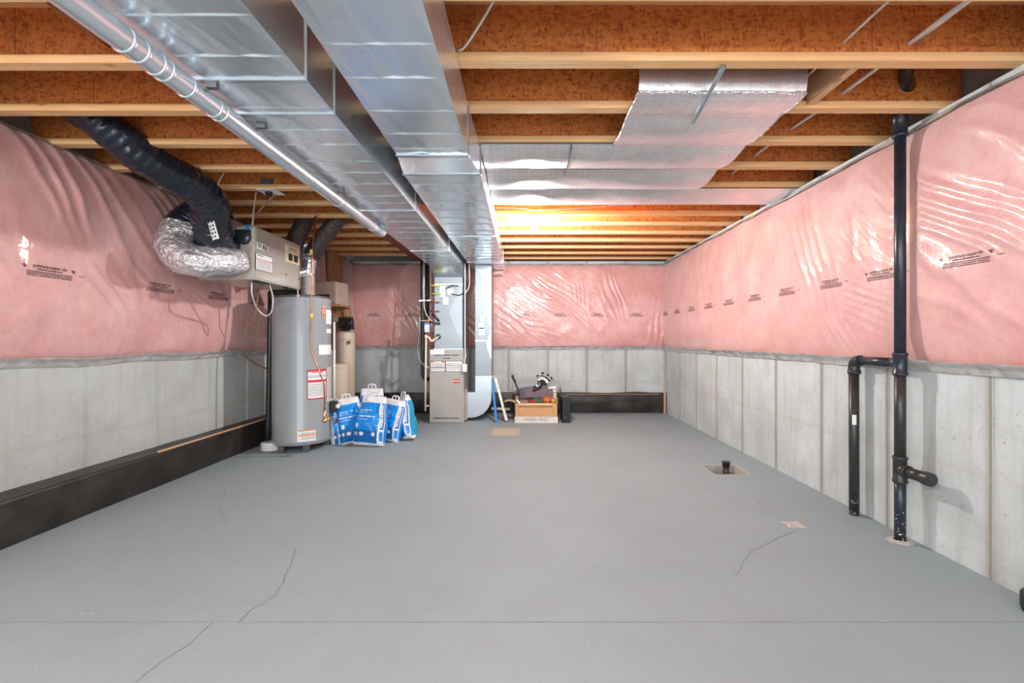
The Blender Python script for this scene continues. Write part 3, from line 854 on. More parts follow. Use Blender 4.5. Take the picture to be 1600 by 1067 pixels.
b = BM(); abs_fit(b, (sx, sy, .405), .033, .15); tube(b, [(sx, sy, .405), (sx, sy-.06, .405)], .035, 20); part('lower_tee', b, ABS, t)
b = BM(); tube(b, [(sx, sy-.03, .405), (sx, sy-.17, .405)], .030, 20); part('cleanout_stub', b, ABS, t)
b = BM(); lathe(b, [(0, 0), (.036, 0), (.036, .035), (0, .035)], (sx, sy-.195, .405), 20, 'y'); part('cleanout_cap', b, ABS, t, auto=40)
b = BM(); abs_fit(b, (sx, sy, 1.0), .033, .13); tube(b, [(sx, sy, 1.005), (2.135, sy+.06, 1.005)], .029, 20); part('upper_tee', b, ABSBLUE, t)
b = BM(); abs_fit(b, (sx, sy, 2.345), .035, .13); part('coupling', b, ABSBLUE, t)
b = BM(); tube(b, catmull([(sx, sy, 2.40), (sx-.012, sy-.03, 2.455), (2.075, 2.495, 2.492), (2.03, 2.42, 2.52), (1.96, 2.31, 2.565), (1.87, 2.18, 2.63)], 5), .031, 20); part('offset_pipe', b, ABS, t)
b = BM()
for i in range(70):
    a = U(2.2, 6.2); z = .01+.16*R()**2
    c = Vector((sx+.0281*math.cos(a), sy+.0281*math.sin(a), z)); n_ = Vector((math.cos(a), math.sin(a), 0)); tt = Vector((-n_.y, n_.x, 0)); s_ = U(.001, .0035)
    quad(b, [c-tt*s_, c+Vector((0, 0, -s_)), c+tt*s_, c+Vector((0, 0, s_))])
part('paint_spatter', b, WHITE, t)
b = BM()
sheet(b, lambda u, v: Vector((sx+(.032+.03*v*(1+.6*noise.noise(Vector((u*9, 1, 1)))))*math.cos(u*6.283), sy+(.032+.03*v)*math.sin(u*6.283), .010*(1-v)+.001+.006*noise.noise(Vector((u*14, v*3, 2)))*(1-v))), 40, 4)
part('cement_collar', b, RAWC, t)
t = thing('branch_drain', 'shorter black drain pipe with elbow at top joining the tall black stack', 'pipe', (2.155, 2.96, 0))
bx, by = 2.155, 2.96
b = BM(); tube(b, [(bx, by, -.01), (bx, by+.004, .96)], .029, 22); part('riser', b, ABS, t)
b = BM(); tube(b, catmull([(bx, by, .93), (bx, by, .975), (bx-.002, by-.025, 1.0), (bx-.003, by-.065, 1.005)], 5), .033, 20)
tube(b, [(bx, by, .915), (bx, by, .94)], .037, 20); part('elbow', b, ABS, t)
b = BM(); tube(b, [(bx-.003, by-.06, 1.005), (2.135, sy+.055, 1.005)], .027, 20); part('crossover', b, ABSBLUE, t)
b = BM()
def stk(x, y):   # sticker wrapped round the riser
    a = math.pi*1.30+x/.0296; return Vector((bx+.0296*math.cos(a), by+.0296*math.sin(a), .62+y))
for k in range(4): bar(b, stk, -.012+.006*k, -.006+.006*k, -.032, .032)
bb = b; part('sticker', b, WHITE, t)
b = BM()
for i in range(60):
    a = U(2.2, 6.2); z = .01+.12*R()**2
    c = Vector((bx+.0296*math.cos(a), by+.0296*math.sin(a), z)); n_ = Vector((math.cos(a), math.sin(a), 0)); tt = Vector((-n_.y, n_.x, 0)); s_ = U(.001, .003)
    quad(b, [c-tt*s_, c+Vector((0, 0, -s_)), c+tt*s_, c+Vector((0, 0, s_))])
part('paint_spatter', b, WHITE, t)
t = thing('pit_pipe', 'short black capped pipe standing in the square floor opening', 'pipe', (1.755, 3.93, -.1))
b = BM(); tube(b, [(1.755, 3.93, -.08), (1.755, 3.93, .05)], .026, 20); part('stub', b, ABS, t)
b = BM(); lathe(b, [(0, 0), (.031, 0), (.031, .035), (.036, .035), (.036, .043), (0, .043)], (1.755, 3.93, .042), 20); part('cap', b, ABS, t)
b = BM(); lathe(b, [(0, 0), (.040, 0), (.046, .02), (.046, .075), (.038, .088), (0, .088)], (2.135, 1.895, 0), 24)
solo('floor_cleanout', b, ABSBLUE, 'navy pipe cap at the extreme right edge of the floor', 'pipe')

# white pipes and cable above on the right
for (r_, pts, lab) in ((.0095, [(1.715, 1.2, 2.452), (1.715, 2.02, 2.452), (1.70, 2.49, 2.45), (1.66, 3.0, 2.45), (1.65, 3.6, 2.45)], 'thicker pale plastic pipe threading the joists near the black stack'),
                       (.006, [(1.42, 1.2, 2.455), (1.42, 2.0, 2.455), (1.415, 2.30, 2.452), (1.405, 2.45, 2.45)], 'thinner pale plastic pipe passing the joists beside the foil sheet')):
    b = BM(); tube(b, catmull(pts, 6), r_, 10)
    if r_ > .008: tube(b, catmull([(x+.022, y, z+.004) for x, y, z in pts[:2]], 6), r_*.8, 10)
    solo('plastic_pipe', b, PEX, lab, 'pipe')
cable('ceiling_cable', [(-.278, 1.98, 2.395), (-.25, 1.96, 2.40), (-.19, 1.89, 2.43), (-.12, 1.78, 2.455), (-.075, 1.67, 2.46), (-.06, 1.62, 2.44)], .0055, CABLE, 'white cable curving from the duct side to the nearest joist')
cable('joist_cable', [(-.255, 4.20, 2.353), (.0, 4.22, 2.352), (.12, 4.25, 2.348), (.45, 4.23, 2.352), (.85, 4.15, 2.356), (1.0, 4.14, 2.356)], .004, GREYC, 'thin grey cable looping along the joists just past the foil')

# ---------------------------------------------------------------- water heater
hc = Vector((-2.33, 4.80)); hr = .285
t = thing('water_heater', 'tall round grey tank water heater standing at the left wall', 'water heater', (hc.x, hc.y, 0))
b = BM(); lathe(b, [(0, .075), (hr-.01, .075), (hr, .09), (hr, .112), (hr-.003, .12), (hr-.003, 1.535), (hr, 1.545), (hr, 1.56), (hr-.012, 1.565), (0, 1.565)], (hc.x, hc.y, 0), 72)
part('tank', b, TANK, t, auto=35)
b = BM(); lathe(b, [(0, 1.562), (hr-.004, 1.562), (hr-.004, 1.578), (hr-.03, 1.592), (0, 1.60)], (hc.x, hc.y, 0), 64); part('top_lid', b, DGREY, t, auto=35)
b = BM(); lathe(b, [(hr+.001, .10), (hr+.006, .102), (hr+.006, .112), (hr+.001, .114)], (hc.x, hc.y, 0), 72); part('base_rim', b, TANK, t)
for k, a in enumerate((-2.0, -.95, .5, 2.3)):
    b = BM(); cx, cy = hc.x+.24*math.cos(a), hc.y+.24*math.sin(a); box(b, cx-.03, cx+.03, cy-.02, cy+.02, 0, .082, .004); part('foot', b, DGREY, t)
def hs(ac, zc, rr=.0022):
    """maps (x, y) onto the tank's skin; ac angle of the label centre, x runs to the right as seen from outside"""
    return lambda x, y: Vector((hc.x+(hr+rr)*math.cos(ac+x/hr), hc.y+(hr+rr)*math.sin(ac+x/hr), zc+y))
def hang(px):   # angle on the tank for an image column
    s_ = (px-VX)/F; best = None
    for k in range(0, 2000):
        a = -math.pi+k*math.pi/1000
        x, y = hc.x+hr*math.cos(a), hc.y+hr*math.sin(a)
        if (x*-math.cos(a)+y*-math.sin(a)) <= 0: continue
        e = abs(x/y-s_)
        if best is None or e < best[0]: best = (e, a)
    return best[1]
def hz(py): return H+(VY-py)*4.55/F
def sticker(name, px0, px1, py0, py1, mats, draw, lab):
    a = hang((px0+px1)/2); wd = abs(hang(px1)-hang(px0))*hr; ht = (py1-py0)*4.56/F
    f = hs(a, hz((py0+py1)/2)); b = BM(); f0 = hs(a, hz((py0+py1)/2), .0012)
    bar(b, f0, -wd/2, wd/2, -ht/2, ht/2, 0, 8); draw(b, f, wd, ht); part(name, b, mats, t, lab, fix=False)
def d_warn(b, f, wd, ht):
    for y0_, y1_ in ((-ht/2, -ht/2+.012), (ht/2-.022, ht/2), (.02, .045)): bar(b, f, -wd/2, wd/2, y0_, y1_, 1, 6)
    for x0_ in (-wd/2, wd/2-.006): bar(b, f, x0_, x0_+.006, -ht/2, ht/2, 1)
    f2 = lambda x, y: f(x, y)
    scribble(b, f, -wd/2+.05, wd/2-.05, .115, .012, 1, .6, 1.2)
    for y in (.085, .07): scribble(b, f, -wd/2+.015, wd/2-.015, y, .006, 2)
    for k in range(8): scribble(b, f, -wd/2+.012, wd/2-.012, -.005-.016*k, .005, 2)
sticker('warning_label', 483, 511, 578, 625, [WHITE, RED, INKK], d_warn, 'red-bordered white warning label')
def d_lines(b, f, wd, ht):
    y = ht/2-.014
    while y > -ht/2+.01: scribble(b, f, -wd/2+.008, wd/2-.008, y, .005, 2); y -= .013
sticker('side_label', 512, 519, 576, 631, [WHITE, RED, INKK], lambda b, f, wd, ht: (bar(b, f, -wd/2, wd/2, ht/2-.012, ht/2, 1), bar(b, f, -wd/2, wd/2, -.01, -.003, 1), d_lines(b, f, wd, ht)), 'narrow white label')
def d_orange(b, f, wd, ht):
    for y in (ht/2-.012, -.004): bar(b, f, -wd/2+.01, wd/2, y, y+.011, 1, 5)
    for y in (.022, .012, -.022, -.034): scribble(b, f, -wd/2+.035, wd/2-.01, y, .005, 2)
sticker('orange_striped_label', 465, 494, 672, 690, [WHITE, ORANGE, INKK], d_orange, 'white label with two orange stripes near the base')
sticker('upper_label', 511, 519, 482, 505, [WHITE, RED, INKK], lambda b, f, w_, h_: None, 'plain white label high on the right')
sticker('middle_label', 503, 519, 539, 555, [WHITE, RED, INKK], lambda b, f, w_, h_: (scribble(b, f, -w_/2+.01, 0, .02, .01, 0), None), 'white square label')
sticker('energy_badge', 512, 518, 513, 520, [WHITE, DBLUE, INKK], lambda b, f, w_, h_: bar(b, f, -w_*.35, w_*.35, -h_*.35, h_*.35, 1), 'small blue and white badge')
def d_badge(b, f, wd, ht): scribble(b, f, -wd*.3, wd*.3, ht*.25, .008, 2); bar(b, f, -wd*.15, wd*.15, -ht*.4, -ht*.25, 2)
sticker('maker_badge', 503, 508, 476, 495, [m_plain('salmon_badge', (.70, .30, .20), .4), RED, INKK], d_badge, 'salmon upright badge near the top')
# gas valve and burner door at the right foot
va = hang(515)
def rad(a, r, z): return Vector((hc.x+r*math.cos(a), hc.y+r*math.sin(a), z))
b = BM(); box(b, -.045, .045, 0, .075, -.05, .06, .008)
bmesh.ops.rotate(b, verts=b.verts, cent=(0, 0, 0), matrix=Matrix.Rotation(va+.12-math.pi/2, 3, 'Z')); bmesh.ops.translate(b, verts=b.verts, vec=rad(va+.12, hr, .42)); part('gas_valve', b, BLACK, t)
b = BM(); lathe(b, [(0, 0), (.026, 0), (.024, .03), (0, .03)], (0, 0, 0), 20, 'y')
bmesh.ops.rotate(b, verts=b.verts, cent=(0, 0, 0), matrix=Matrix.Rotation(va+.12-math.pi/2-.4, 3, 'Z')); bmesh.ops.translate(b, verts=b.verts, vec=rad(va+.05, hr+.07, .43)); part('dial', b, WHITEP, t)
b = BM(); box(b, -.05, .05, 0, .02, -.10, .10, .004)
bmesh.ops.rotate(b, verts=b.verts, cent=(0, 0, 0), matrix=Matrix.Rotation(va+.25-math.pi/2, 3, 'Z')); bmesh.ops.translate(b, verts=b.verts, vec=rad(va+.25, hr-.002, .22)); part('burner_door', b, TANK, t)
for k in range(3):
    b = BM(); tube(b, catmull([rad(va+.1+.04*k, hr+.04, .37), rad(va+.1+.05*k, hr+.06, .30-.02*k), rad(va+.15+.05*k, hr+.02, .24)], 5), .005, 8); part('burner_tube', b, COPPER if k else GALV2, t)
b = BM(); q = rad(hang(519)+.35, hr, 1.36); tube(b, [q, q+Vector((.085, -.01, 0))], .030, 18); part('relief_valve', b, DGREY, t)
b = BM(); q2 = q+Vector((.055, -.012, -.02)); tube(b, [q2, q2+Vector((0, 0, -1.10))], .012, 12); part('discharge_pipe', b, WHITEP, t, 'white plastic discharge pipe down the side')
# copper gas line down the front
gx = lambda px, py, Z: P(px, py, Z)
b = BM()
pts = [P(493, 338, 4.50), P(490, 370, 4.48), P(488, 400, 4.47), P(487, 455, 4.46), P(485, 500, 4.45), P(484, 530, 4.44), P(489, 555, 4.44), P(499, 580, 4.44), P(506, 600, 4.44), P(507, 620, 4.44), P(507, 640, 4.44)]
tube(b, catmull(pts, 8), .0075, 10)
t2 = thing('copper_gas_line', 'copper gas line with yellow tags curving down the front of the grey tank', 'gas line', P(507, 640, 4.44))
part('copper_tube', b, COPPER, t2)
for py in (397, 497):
    b = BM(); p = P(486.5, py, 4.46); tube(b, [p, p+Vector((0, 0, .045))], .015, 10); part('yellow_tag', b, YELLOW, t2)
b = BM(); p = P(507, 655, 4.44); tube(b, [p+Vector((0, 0, -.03)), p+Vector((0, 0, .09))], .013, 12); tube(b, [p+Vector((0, 0, -.03)), p+Vector((0, 0, .0))], .02, 12); tube(b, [p, p+Vector((.05, .06, 0))], .012, 10)
part('shutoff_fitting', b, BRASS, t2)
b = BM(); tube(b, catmull([P(418.5, 690, 4.95), P(420.5, 600, 4.95), P(423.5, 462, 4.95)], 4), .030, 18)
t3 = thing('black_vent_frame', 'black pipe rising behind the left side of the grey tank and crossing above it', 'pipe', P(425, 695, 4.95))
part('upright', b, ABS, t3)
b = BM(); tube(b, catmull([P(423.5, 466, 4.95), P(424, 458, 4.95), P(431, 456, 4.95), P(466, 458, 4.95), P(474, 459, 4.95)], 4), .032, 18); part('cross_pipe', b, ABS, t3)
b = BM()
for k in range(3): lathe(b, [(.05, 0), (.10, 0), (.105, .012), (.10, .024), (.05, .024)], (P(425, 700, 4.72).x, 4.72, .001+.026*k), 28)
solo('coiled_pad', b, WHITEP, 'white coiled ring on the floor at the left foot of the grey tank', 'coil')

# ---------------------------------------------------------------- heat recovery ventilator under the joists
vx0, vx1, vy0, vy1, vz0, vz1 = -2.66, -2.20, 3.73, 4.50, 1.63, 2.07
t = thing('ventilator_unit', 'putty-coloured ventilator box hung below the joists at the left', 'ventilator', (-2.43, 4.1, vz0))
b = BM(); box(b, vx0, vx1, vy0, vy1, vz0, vz1, .006); part('cabinet', b, HRVM, t)
b = BM(); box(b, vx1, vx1+.006, vy0+.012, vy1-.012, vz0+.012, vz1-.012, .003); part('door', b, HRVM, t)
hf = lambda yc, zc, off=.009: (lambda x, y: Vector((vx1+off, yc+x, zc+y)))
def hrv(px, py):   # a point on the door from an image position
    Z = F*vx1/(px-VX); return Z, H+(VY-py)*Z/F
b = BM(); y_, z_ = hrv(409, 386); f = hf(y_, z_, .008); bar(b, f, -.085, .085, -.033, .033, 0); f = hf(y_, z_, .0095)
for s_ in (-1, 1): bar(b, f, -.085, .085, s_*.033-.002, s_*.033+.002, 1)
for k in range(3): scribble(b, f, -.07, -.02, .012-.014*k, .009, 1)
put_text(b, 'AE', .065, f, mi=1, bold=.002, ofs=(.03, -.022)); bar(b, f, .075, .085, .02, .033, 2); bar(b, f, .075, .085, -.033, -.02, 2)
part('name_plate', b, [WHITE, INKK, RED], t, 'small white plate with dark letters', fix=False)
b = BM(); y_, z_ = hrv(411.5, 410.5); f = hf(y_, z_, .008); bar(b, f, -.125, .125, -.075, .068, 1); f = hf(y_, z_, .009); bar(b, f, -.120, .120, -.070, .063, 0); f = hf(y_, z_, .0098)
bar(b, f, -.12, .12, .013, .019, 2); scribble(b, f, -.105, -.02, .045, .009, 1)
for k in range(6): scribble(b, f, -.105, .105, .0-.012*k, .004, 1)
part('data_label', b, [WHITE, INKK, RED], t, 'pinkish white printed data label', fix=False)
b = BM(); y_, z_ = hrv(456, 398); f = hf(y_, z_, .012); box(b, vx1+.006, vx1+.012, y_-.13, y_+.12, z_-.085, z_+.075); f = hf(y_, z_, .0128)
bar(b, f, -.085, -.01, -.065, -.0, 1); bar(b, f, .015, .09, -.065, 0, 1); scribble(b, f, -.06, .07, .045, .010, 1); scribble(b, f, -.08, .08, .025, .005, 1)
part('instruction_card', b, [m_plain('cream_card', (.74, .62, .40), .6), INKK], t, 'cream card with two dark pictures', fix=False)
b = BM()
for (px, py) in ((466, 403), (446, 429), (466, 436)):
    y_, z_ = hrv(px, py); box(b, vx1+.006, vx1+.012, y_-.007, y_+.007, z_-.007, z_+.007, .002)
part('screw', b, INKK, t)
for (ya, yb_) in ((3.80, 3.95), (4.28, 4.42)):
    b = BM(); box(b, vx1-.06, vx1-.005, ya, yb_, vz0-.014, vz0, .003); part('drip_foot', b, BLACK, t)
b = BM(); lathe(b, [(0, 0), (.055, 0), (.062, .008), (.062, .03), (0, .03)], (-2.285, vy0-.03, 1.975), 28, 'y'); box(b, -2.35, -2.225, vy0-.022, vy0, 1.965, 2.035, .006); part('damper_port', b, ABSBLUE, t, 'dark blue port at the upper near corner')
b = BM(); tube(b, [(-2.225, vy0+.02, vz1-.02), (-2.225, vy0+.02, vz1+.08), (-2.22, vy0+.06, vz1+.30)], .005, 8); part('hanging_chain', b, CABLE, t)
b = BM(); tube(b, [(-2.21, vy1-.03, vz0+.01), (-2.21, vy1-.03, vz0-.05)], .006, 8); tube(b, [(-2.21, vy1-.03, vz0-.05), (-2.21, vy1-.03, vz0-.075)], .012, 10); part('drain_nipple', b, WHITEP, t)
b = BM(); box(b, -2.262, -2.238, vy0-.018, vy0+.0, 2.02, 2.075, .003); part('blue_plug', b, BLUEP, t)

def flex(path, r0, r1, rib, amp, wr, seed, sub=10, seg=28):
    pp = catmull(path, sub); L = [0]
    for a, c in zip(pp[:-1], pp[1:]): L.append(L[-1]+(c-a).length)
    # resample evenly
    n = int(L[-1]/.010); out = []; j = 0
    for i in range(n+1):
        s = L[-1]*i/n
        while j < len(L)-2 and L[j+1] < s: j += 1
        out.append(pp[j].lerp(pp[j+1], (s-L[j])/max(1e-6, L[j+1]-L[j])))
    b = BM()
    def rf(i, nn, a):
        s = L[-1]*i/nn; t_ = i/nn
        r = r0+(r1-r0)*t_
        return r*(1+wr*noise.noise(Vector((s*9, math.cos(a)*1.6+seed, math.sin(a)*1.6)))+wr*.7*abs(noise.noise(Vector((s*30, math.cos(a)*3.4, math.sin(a)*3.4+seed))))-wr*.5*abs(noise.noise(Vector((s*11, math.cos(a)*4+3, math.sin(a)*4+seed))))) + amp*math.sin(s/rib*2*math.pi)
    tube(b, out, r0, seg, rf=rf); return b
t = thing('insulated_hose', 'black insulated flexible hose sagging from the upper left joists to the ventilator', 'hose', (-2.4, 3.2, 1.85))
b = flex([(-2.62, 2.62, 2.52), (-2.52, 2.70, 2.44), (-2.44, 2.86, 2.325), (-2.39, 3.05, 2.265), (-2.335, 3.24, 2.225), (-2.325, 3.38, 2.14), (-2.375, 3.47, 2.03), (-2.41, 3.55, 1.93), (-2.44, 3.68, 1.865)], .105, .130, .045, .0035, .10, 3)
part('jacket', b, BLACKFLEX, t)
b = BM()
def hl(x, y):
    c = P(332, 358, 3.338); up_ = Vector((-.045, .02, .115)).normalized(); rt = Vector((1, 0.1, .36)).normalized()
    return c+rt*x+up_*y+Vector((0, .45*x*x/.13*4, 0))
bar(b, hl, -.024, .024, -.085, .085, 0, 4)
hl2 = lambda x, y: hl(x, y)+Vector((0, -.0015, 0))
for k in range(5): scribble(b, hl2, -.016, .016, -.07+.03*k, .016, 1, .5, 1.0)
part('printed_label', b, [WHITE, INKK], t, 'white label with black characters', fix=False)
t = thing('insulated_hose', 'silver foil hose elbow with black jacket end wrapping under the black hose', 'hose', (-2.6, 3.5, 1.7))
b = flex([(-2.50, 3.80, 2.27), (-2.62, 3.72, 2.17), (-2.70, 3.66, 2.06), (-2.71, 3.60, 1.97)], .13, .135, .05, .002, .08, 8); part('black_sleeve', b, BLACKFLEX, t)
b = flex([(-2.71, 3.61, 1.99), (-2.69, 3.54, 1.88), (-2.60, 3.47, 1.775), (-2.47, 3.47, 1.735), (-2.36, 3.54, 1.75), (-2.32, 3.64, 1.765), (-2.32, 3.705, 1.775)], .145, .095, .03, .003, .14, 5); part('foil_jacket', b, SILVER, t)
b = BM(); tube(b, [(-2.32, 3.695, 1.775), (-2.32, 3.728, 1.775)], .085, 28); part('port_collar', b, GALV2, t)
b = flex([P(458, 386, 4.62), P(463, 372, 4.68), P(472, 355, 4.74), P(480, 336, 4.79)], .080, .085, .03, .008, .08, 12)
solo('corrugated_hose', b, DARKFLEX, 'dark corrugated hose rising from behind the ventilator, left of the pair', 'hose')
b = flex([P(486, 404, 4.78), P(492, 390, 4.79), P(506, 370, 4.79), P(522, 350, 4.79), P(531, 334, 4.79)], .080, .086, .03, .008, .08, 13)
solo('corrugated_hose', b, DARKFLEX, 'dark corrugated hose slanting up right above the grey tank, right of the pair', 'hose')
t = thing('heater_vent_stack', 'corrugated vent connector with silver elbow standing on the grey tank', 'vent pipe', (-2.26, 4.78, 1.59))
b = BM(); tube(b, [(-2.26, 4.78, 1.598+.212*i/60) for i in range(61)], .07, 28, rf=lambda i, n, a: .068+.004*math.sin(i*1.26)); part('corrugated_pipe', b, CREAM if False else m_plain('pale_corrugated', (.55, .48, .45), .35, .3), t)
b = BM(); tube(b, catmull([(-2.26, 4.78, 1.80), (-2.255, 4.78, 1.86), (-2.245, 4.78, 1.92), (-2.235, 4.78, 1.99)], 4), .062, 24, rf=lambda i, n, a: .066+.004*(i % 4 == 0)); part('silver_elbow', b, GALV2, t)
b = flex([(-2.27, 4.72, 1.84), (-2.33, 4.62, 1.80), (-2.37, 4.56, 1.76)], .05, .05, .03, .001, .03, 2); part('side_branch', b, GALV2, t)
b = flex([(-2.235, 4.78, 1.965), (-2.23, 4.78, 2.03)], .078, .084, .02, .004, .12, 9); part('taped_joint', b, SILVER, t)

# thin cables round the ventilator
cable('power_cable', [(-2.30, 3.86, 1.625), (-2.32, 3.90, 1.52), (-2.45, 4.20, 1.42), (-2.40, 4.25, 1.36), (-2.33, 4.22, 1.40), (-2.28, 4.15, 1.52), (-2.26, 4.06, 1.625)], .006, CABLE, 'pale cable hanging in a loop below the ventilator box')
cable('drain_tube', [(-2.52, 4.34, 1.62), (-2.56, 4.36, 1.40), (-2.62, 4.40, 1.30), (-2.70, 4.45, 1.22), (-2.76, 4.52, 1.05), (-2.80, 4.62, .95), (-2.72, 4.85, .82), (-2.65, 5.0, .78)], .008, BROWNC, 'pinkish brown tube hanging from the ventilator down behind the grey tank', 'tube')
cable('hanging_wire', [(-2.24, 3.75, 2.075), (-2.21, 3.76, 2.16), (-2.12, 3.80, 2.30), (-2.02, 3.83, 2.40)], .008, BROWNC, 'dark wire rising from the ventilator corner to the ceiling box')
cable('hanging_wire', [(-2.36, 3.67, 1.99), (-2.37, 3.66, 2.12), (-2.40, 3.60, 2.22), (-2.36, 3.52, 2.33), (-2.30, 3.50, 2.42)], .005, CABLE, 'thin pale wire beside the black hose up to the joists')
# ceiling box with its white plate
t = thing('ceiling_box', 'small dark ceiling box with a white plate under the left joists', 'ceiling box', (-2.08, 3.80, 2.36))
b = BM(); box(b, -2.135, -2.035, 3.70, 3.80, 2.362, 2.45, .006); part('box_body', b, m_plain('slate_box', (.12, .12, .16), .5), t)
b = BM(); box(b, -2.16, -2.00, 3.67, 3.83, 2.350, 2.358, .003); part('plate', b, WHITEP, t)
b = BM(); lathe(b, [(0, 0), (.028, 0), (.026, -.02), (0, -.02)], (-2.09, 3.745, 2.3495), 20); part('socket', b, BLACK, t)
cable('ceiling_cable', [(-2.03, 3.76, 2.44), (-1.95, 3.76, 2.44), (-1.88, 3.78, 2.46), (-1.80, 3.8, 2.47)], .007, CABLE, 'short white cable leaving the dark ceiling box')

# ---------------------------------------------------------------- softener, carton and panel in the back left corner
t = thing('softener_tank', 'tall slim beige softener tank with a black valve head behind the grey water heater', 'softener', (-2.28, 5.85, 0))
sc_ = (-2.28, 5.85, 0)
b = BM(); lathe(b, [(0, 0), (.105, 0), (.115, .02), (.115, 1.19), (.108, 1.225), (.05, 1.255), (0, 1.26)], sc_, 40); part('vessel', b, BEIGE, t, auto=40)
b = BM(); lathe(b, [(.1155, 1.14), (.119, 1.142), (.119, 1.152), (.1155, 1.154)], sc_, 40); part('band', b, BEIGE, t)
b = BM(); lathe(b, [(0, 1.255), (.05, 1.255), (.05, 1.29), (0, 1.29)], sc_, 24); box(b, -2.36, -2.22, 5.79, 5.90, 1.29, 1.42, .012); box(b, -2.24, -2.17, 5.76, 5.86, 1.27, 1.40, .01)
for a in (0, .04, .08): tube(b, catmull([(-2.22+a, 5.75, 1.26), (-2.19+a*.6, 5.73, 1.34), (-2.24+a, 5.75, 1.42)], 5), .010, 8)
part('valve_head', b, BLACK, t)
b = BM(); box(b, -2.215, -2.175, 5.735, 5.742, 1.08, 1.12); part('brown_label', b, m_plain('brown_label_mat', (.25, .12, .06), .5), t)
t = thing('brine_tank', 'shorter beige brine tank between the grey water heater and the blue bags', 'softener', (-2.21, 5.38, 0))
b = BM(); lathe(b, [(0, 0), (.15, 0), (.155, .03), (.155, .80), (0, .80)], (-2.22, 5.38, 0), 40); part('vessel', b, BEIGE, t, auto=40)
b = BM(); lathe(b, [(0, .80), (.162, .80), (.165, .83), (.15, .85), (0, .86)], (-2.22, 5.38, 0), 40); part('lid', b, BEIGE, t, auto=40)
# timber backing and the carton
b = BM(); box(b, -2.50, -2.20, 5.975, 5.99, 1.80, 2.34, .003)
b.free()
b = BM(); box(b, -2.60, -2.585, 6.05, 6.55, 1.55, 2.33)
box(b, -2.60, -2.585, 6.05, 6.55, 1.2, 1.5); t = solo('backing_board', b, SUBF, 'rough strand board upright on the wall behind the carton, upper left of furnace', 'board')
for y, wh in ((6.60, 'nearer'), (6.70, 'farther')):
    cable('service_cable', [(-2.575, y, 1.35), (-2.575, y, 2.25), (-2.55, y+.02, 2.32), (-2.50, y+.03, 2.38)], .012, GREYC, wh+' of two grey cables rising to the joists beside the strand board', group='grey cables beside the strand board')
t = thing('carton', 'pale brown carton with dark handle slot perched behind the grey tank top', 'carton', (-2.44, 5.80, 1.62))
b = BM(); box(b, -2.63, -2.30, 5.68, 5.95, 1.58, 1.86, .004); bmesh.ops.rotate(b, verts=b.verts, cent=(-2.45, 5.8, 1.6), matrix=Matrix.Rotation(-.2, 3, 'Z')); part('carton_body', b, m_plain('dusty_carton', (.42, .31, .25), .8), t)
b = BM(); box(b, -2.565, -2.38, 5.672, 5.680, 1.655, 1.70, .002); bmesh.ops.rotate(b, verts=b.verts, cent=(-2.45, 5.8, 1.6), matrix=Matrix.Rotation(-.2, 3, 'Z')); part('handle_slot', b, INKK, t)
b = BM(); box(b, -2.66, -2.26, 5.64, 5.98, 1.548, 1.576, .003); 
for x in (-2.60, -2.32): box(b, x-.02, x+.02, 5.95, 5.995, 1.0, 1.548)
box(b, -2.66, -2.26, 5.98, 5.996, 1.0, 1.548)
solo('wooden_shelf', b, SUBF, 'wooden shelf bracketed on the stub wall under the carton', 'shelf')

# ---------------------------------------------------------------- furnace
fx0, fx1, fy0, fy1, fz1 = -1.262, -.800, 6.14, 6.80, 1.0
t = thing('furnace', 'upright taupe furnace cabinet with sheet-metal plenum under the trunk duct', 'furnace', (-1.03, 6.4, 0))
b = BM(); box(b, fx0, fx1, fy0+.012, fy1, 0.0, fz1, .004); part('cabinet', b, FURN, t)
b = BM(); box(b, fx0+.004, fx1-.018, fy0, fy0+.012, .72, fz1-.005, .003); part('upper_door', b, FURN, t)
b = BM(); box(b, fx0+.004, fx1-.018, fy0, fy0+.012, .02, .715, .003); part('lower_door', b, FURN, t)
b = BM()
for (z, n, x0_, wd) in ((.925, 3, -1.20, .105), (.882, 1, -1.08, .10), (.075, 3, -1.21, .11)):
    for k in range(n): box(b, x0_+k*(wd+.012), x0_+k*(wd+.012)+wd, fy0-.003, fy0+.002, z-.005, z+.005)
part('louvre_slot', b, BLACK, t)
ff = lambda xc, zc, off=.002: (lambda x, y: Vector((xc+x, fy0-off, zc+y)))
b = BM(); f = ff(-1.155, .965, .001); bar(b, f, -.095, .095, -.032, .032, 0); part('top_label', b, WHITE, t, fix=False)
for (xc, w_) in ((-1.148, .10), (-.927, .115)):
    b = BM(); f = ff(xc, .775, .001); bar(b, f, -w_, w_, -.073, .073, 2); f = ff(xc, .775, .0018); bar(b, f, -w_+.006, w_-.006, -.067, .067, 0); f = ff(xc, .775, .0026)
    if xc < -1: bar(b, f, -w_, -w_+.05, .055, .072, 1); bar(b, f, w_-.05, w_, .055, .072, 1); bar(b, f, -w_, w_, -.018, -.012, 2)
    else: bar(b, f, -w_+.006, w_-.006, .012, .018, 1)
    for k in range(8): scribble(b, f, -w_+.015, w_-.015, .038-.012*k, .004, 2)
    part('warning_label', b, [WHITE, RED, INKK], t, fix=False)
b = BM(); f = ff(-.897, .575, .004); box(b, -.948, -.846, fy0-.004, fy0, .552, .598, .006)
part('name_badge', b, RED, t, 'small red maker badge')
b = BM(); put_text(b, 'BRYANT', .030, ff(-.897, .575, .0052), ofs=(0, -.010), bold=.0008); part('badge_lettering', b, WHITE, [o for o in COL.objects if o.name.startswith('name_badge')][-1], fix=False)
b = BM()
px0, px1 = -1.203, -.820
box(b, px0, px1, 6.20, 6.75, fz1, 1.985)
part('plenum', b, GALVD, t)
b = BM(); yq = 6.198
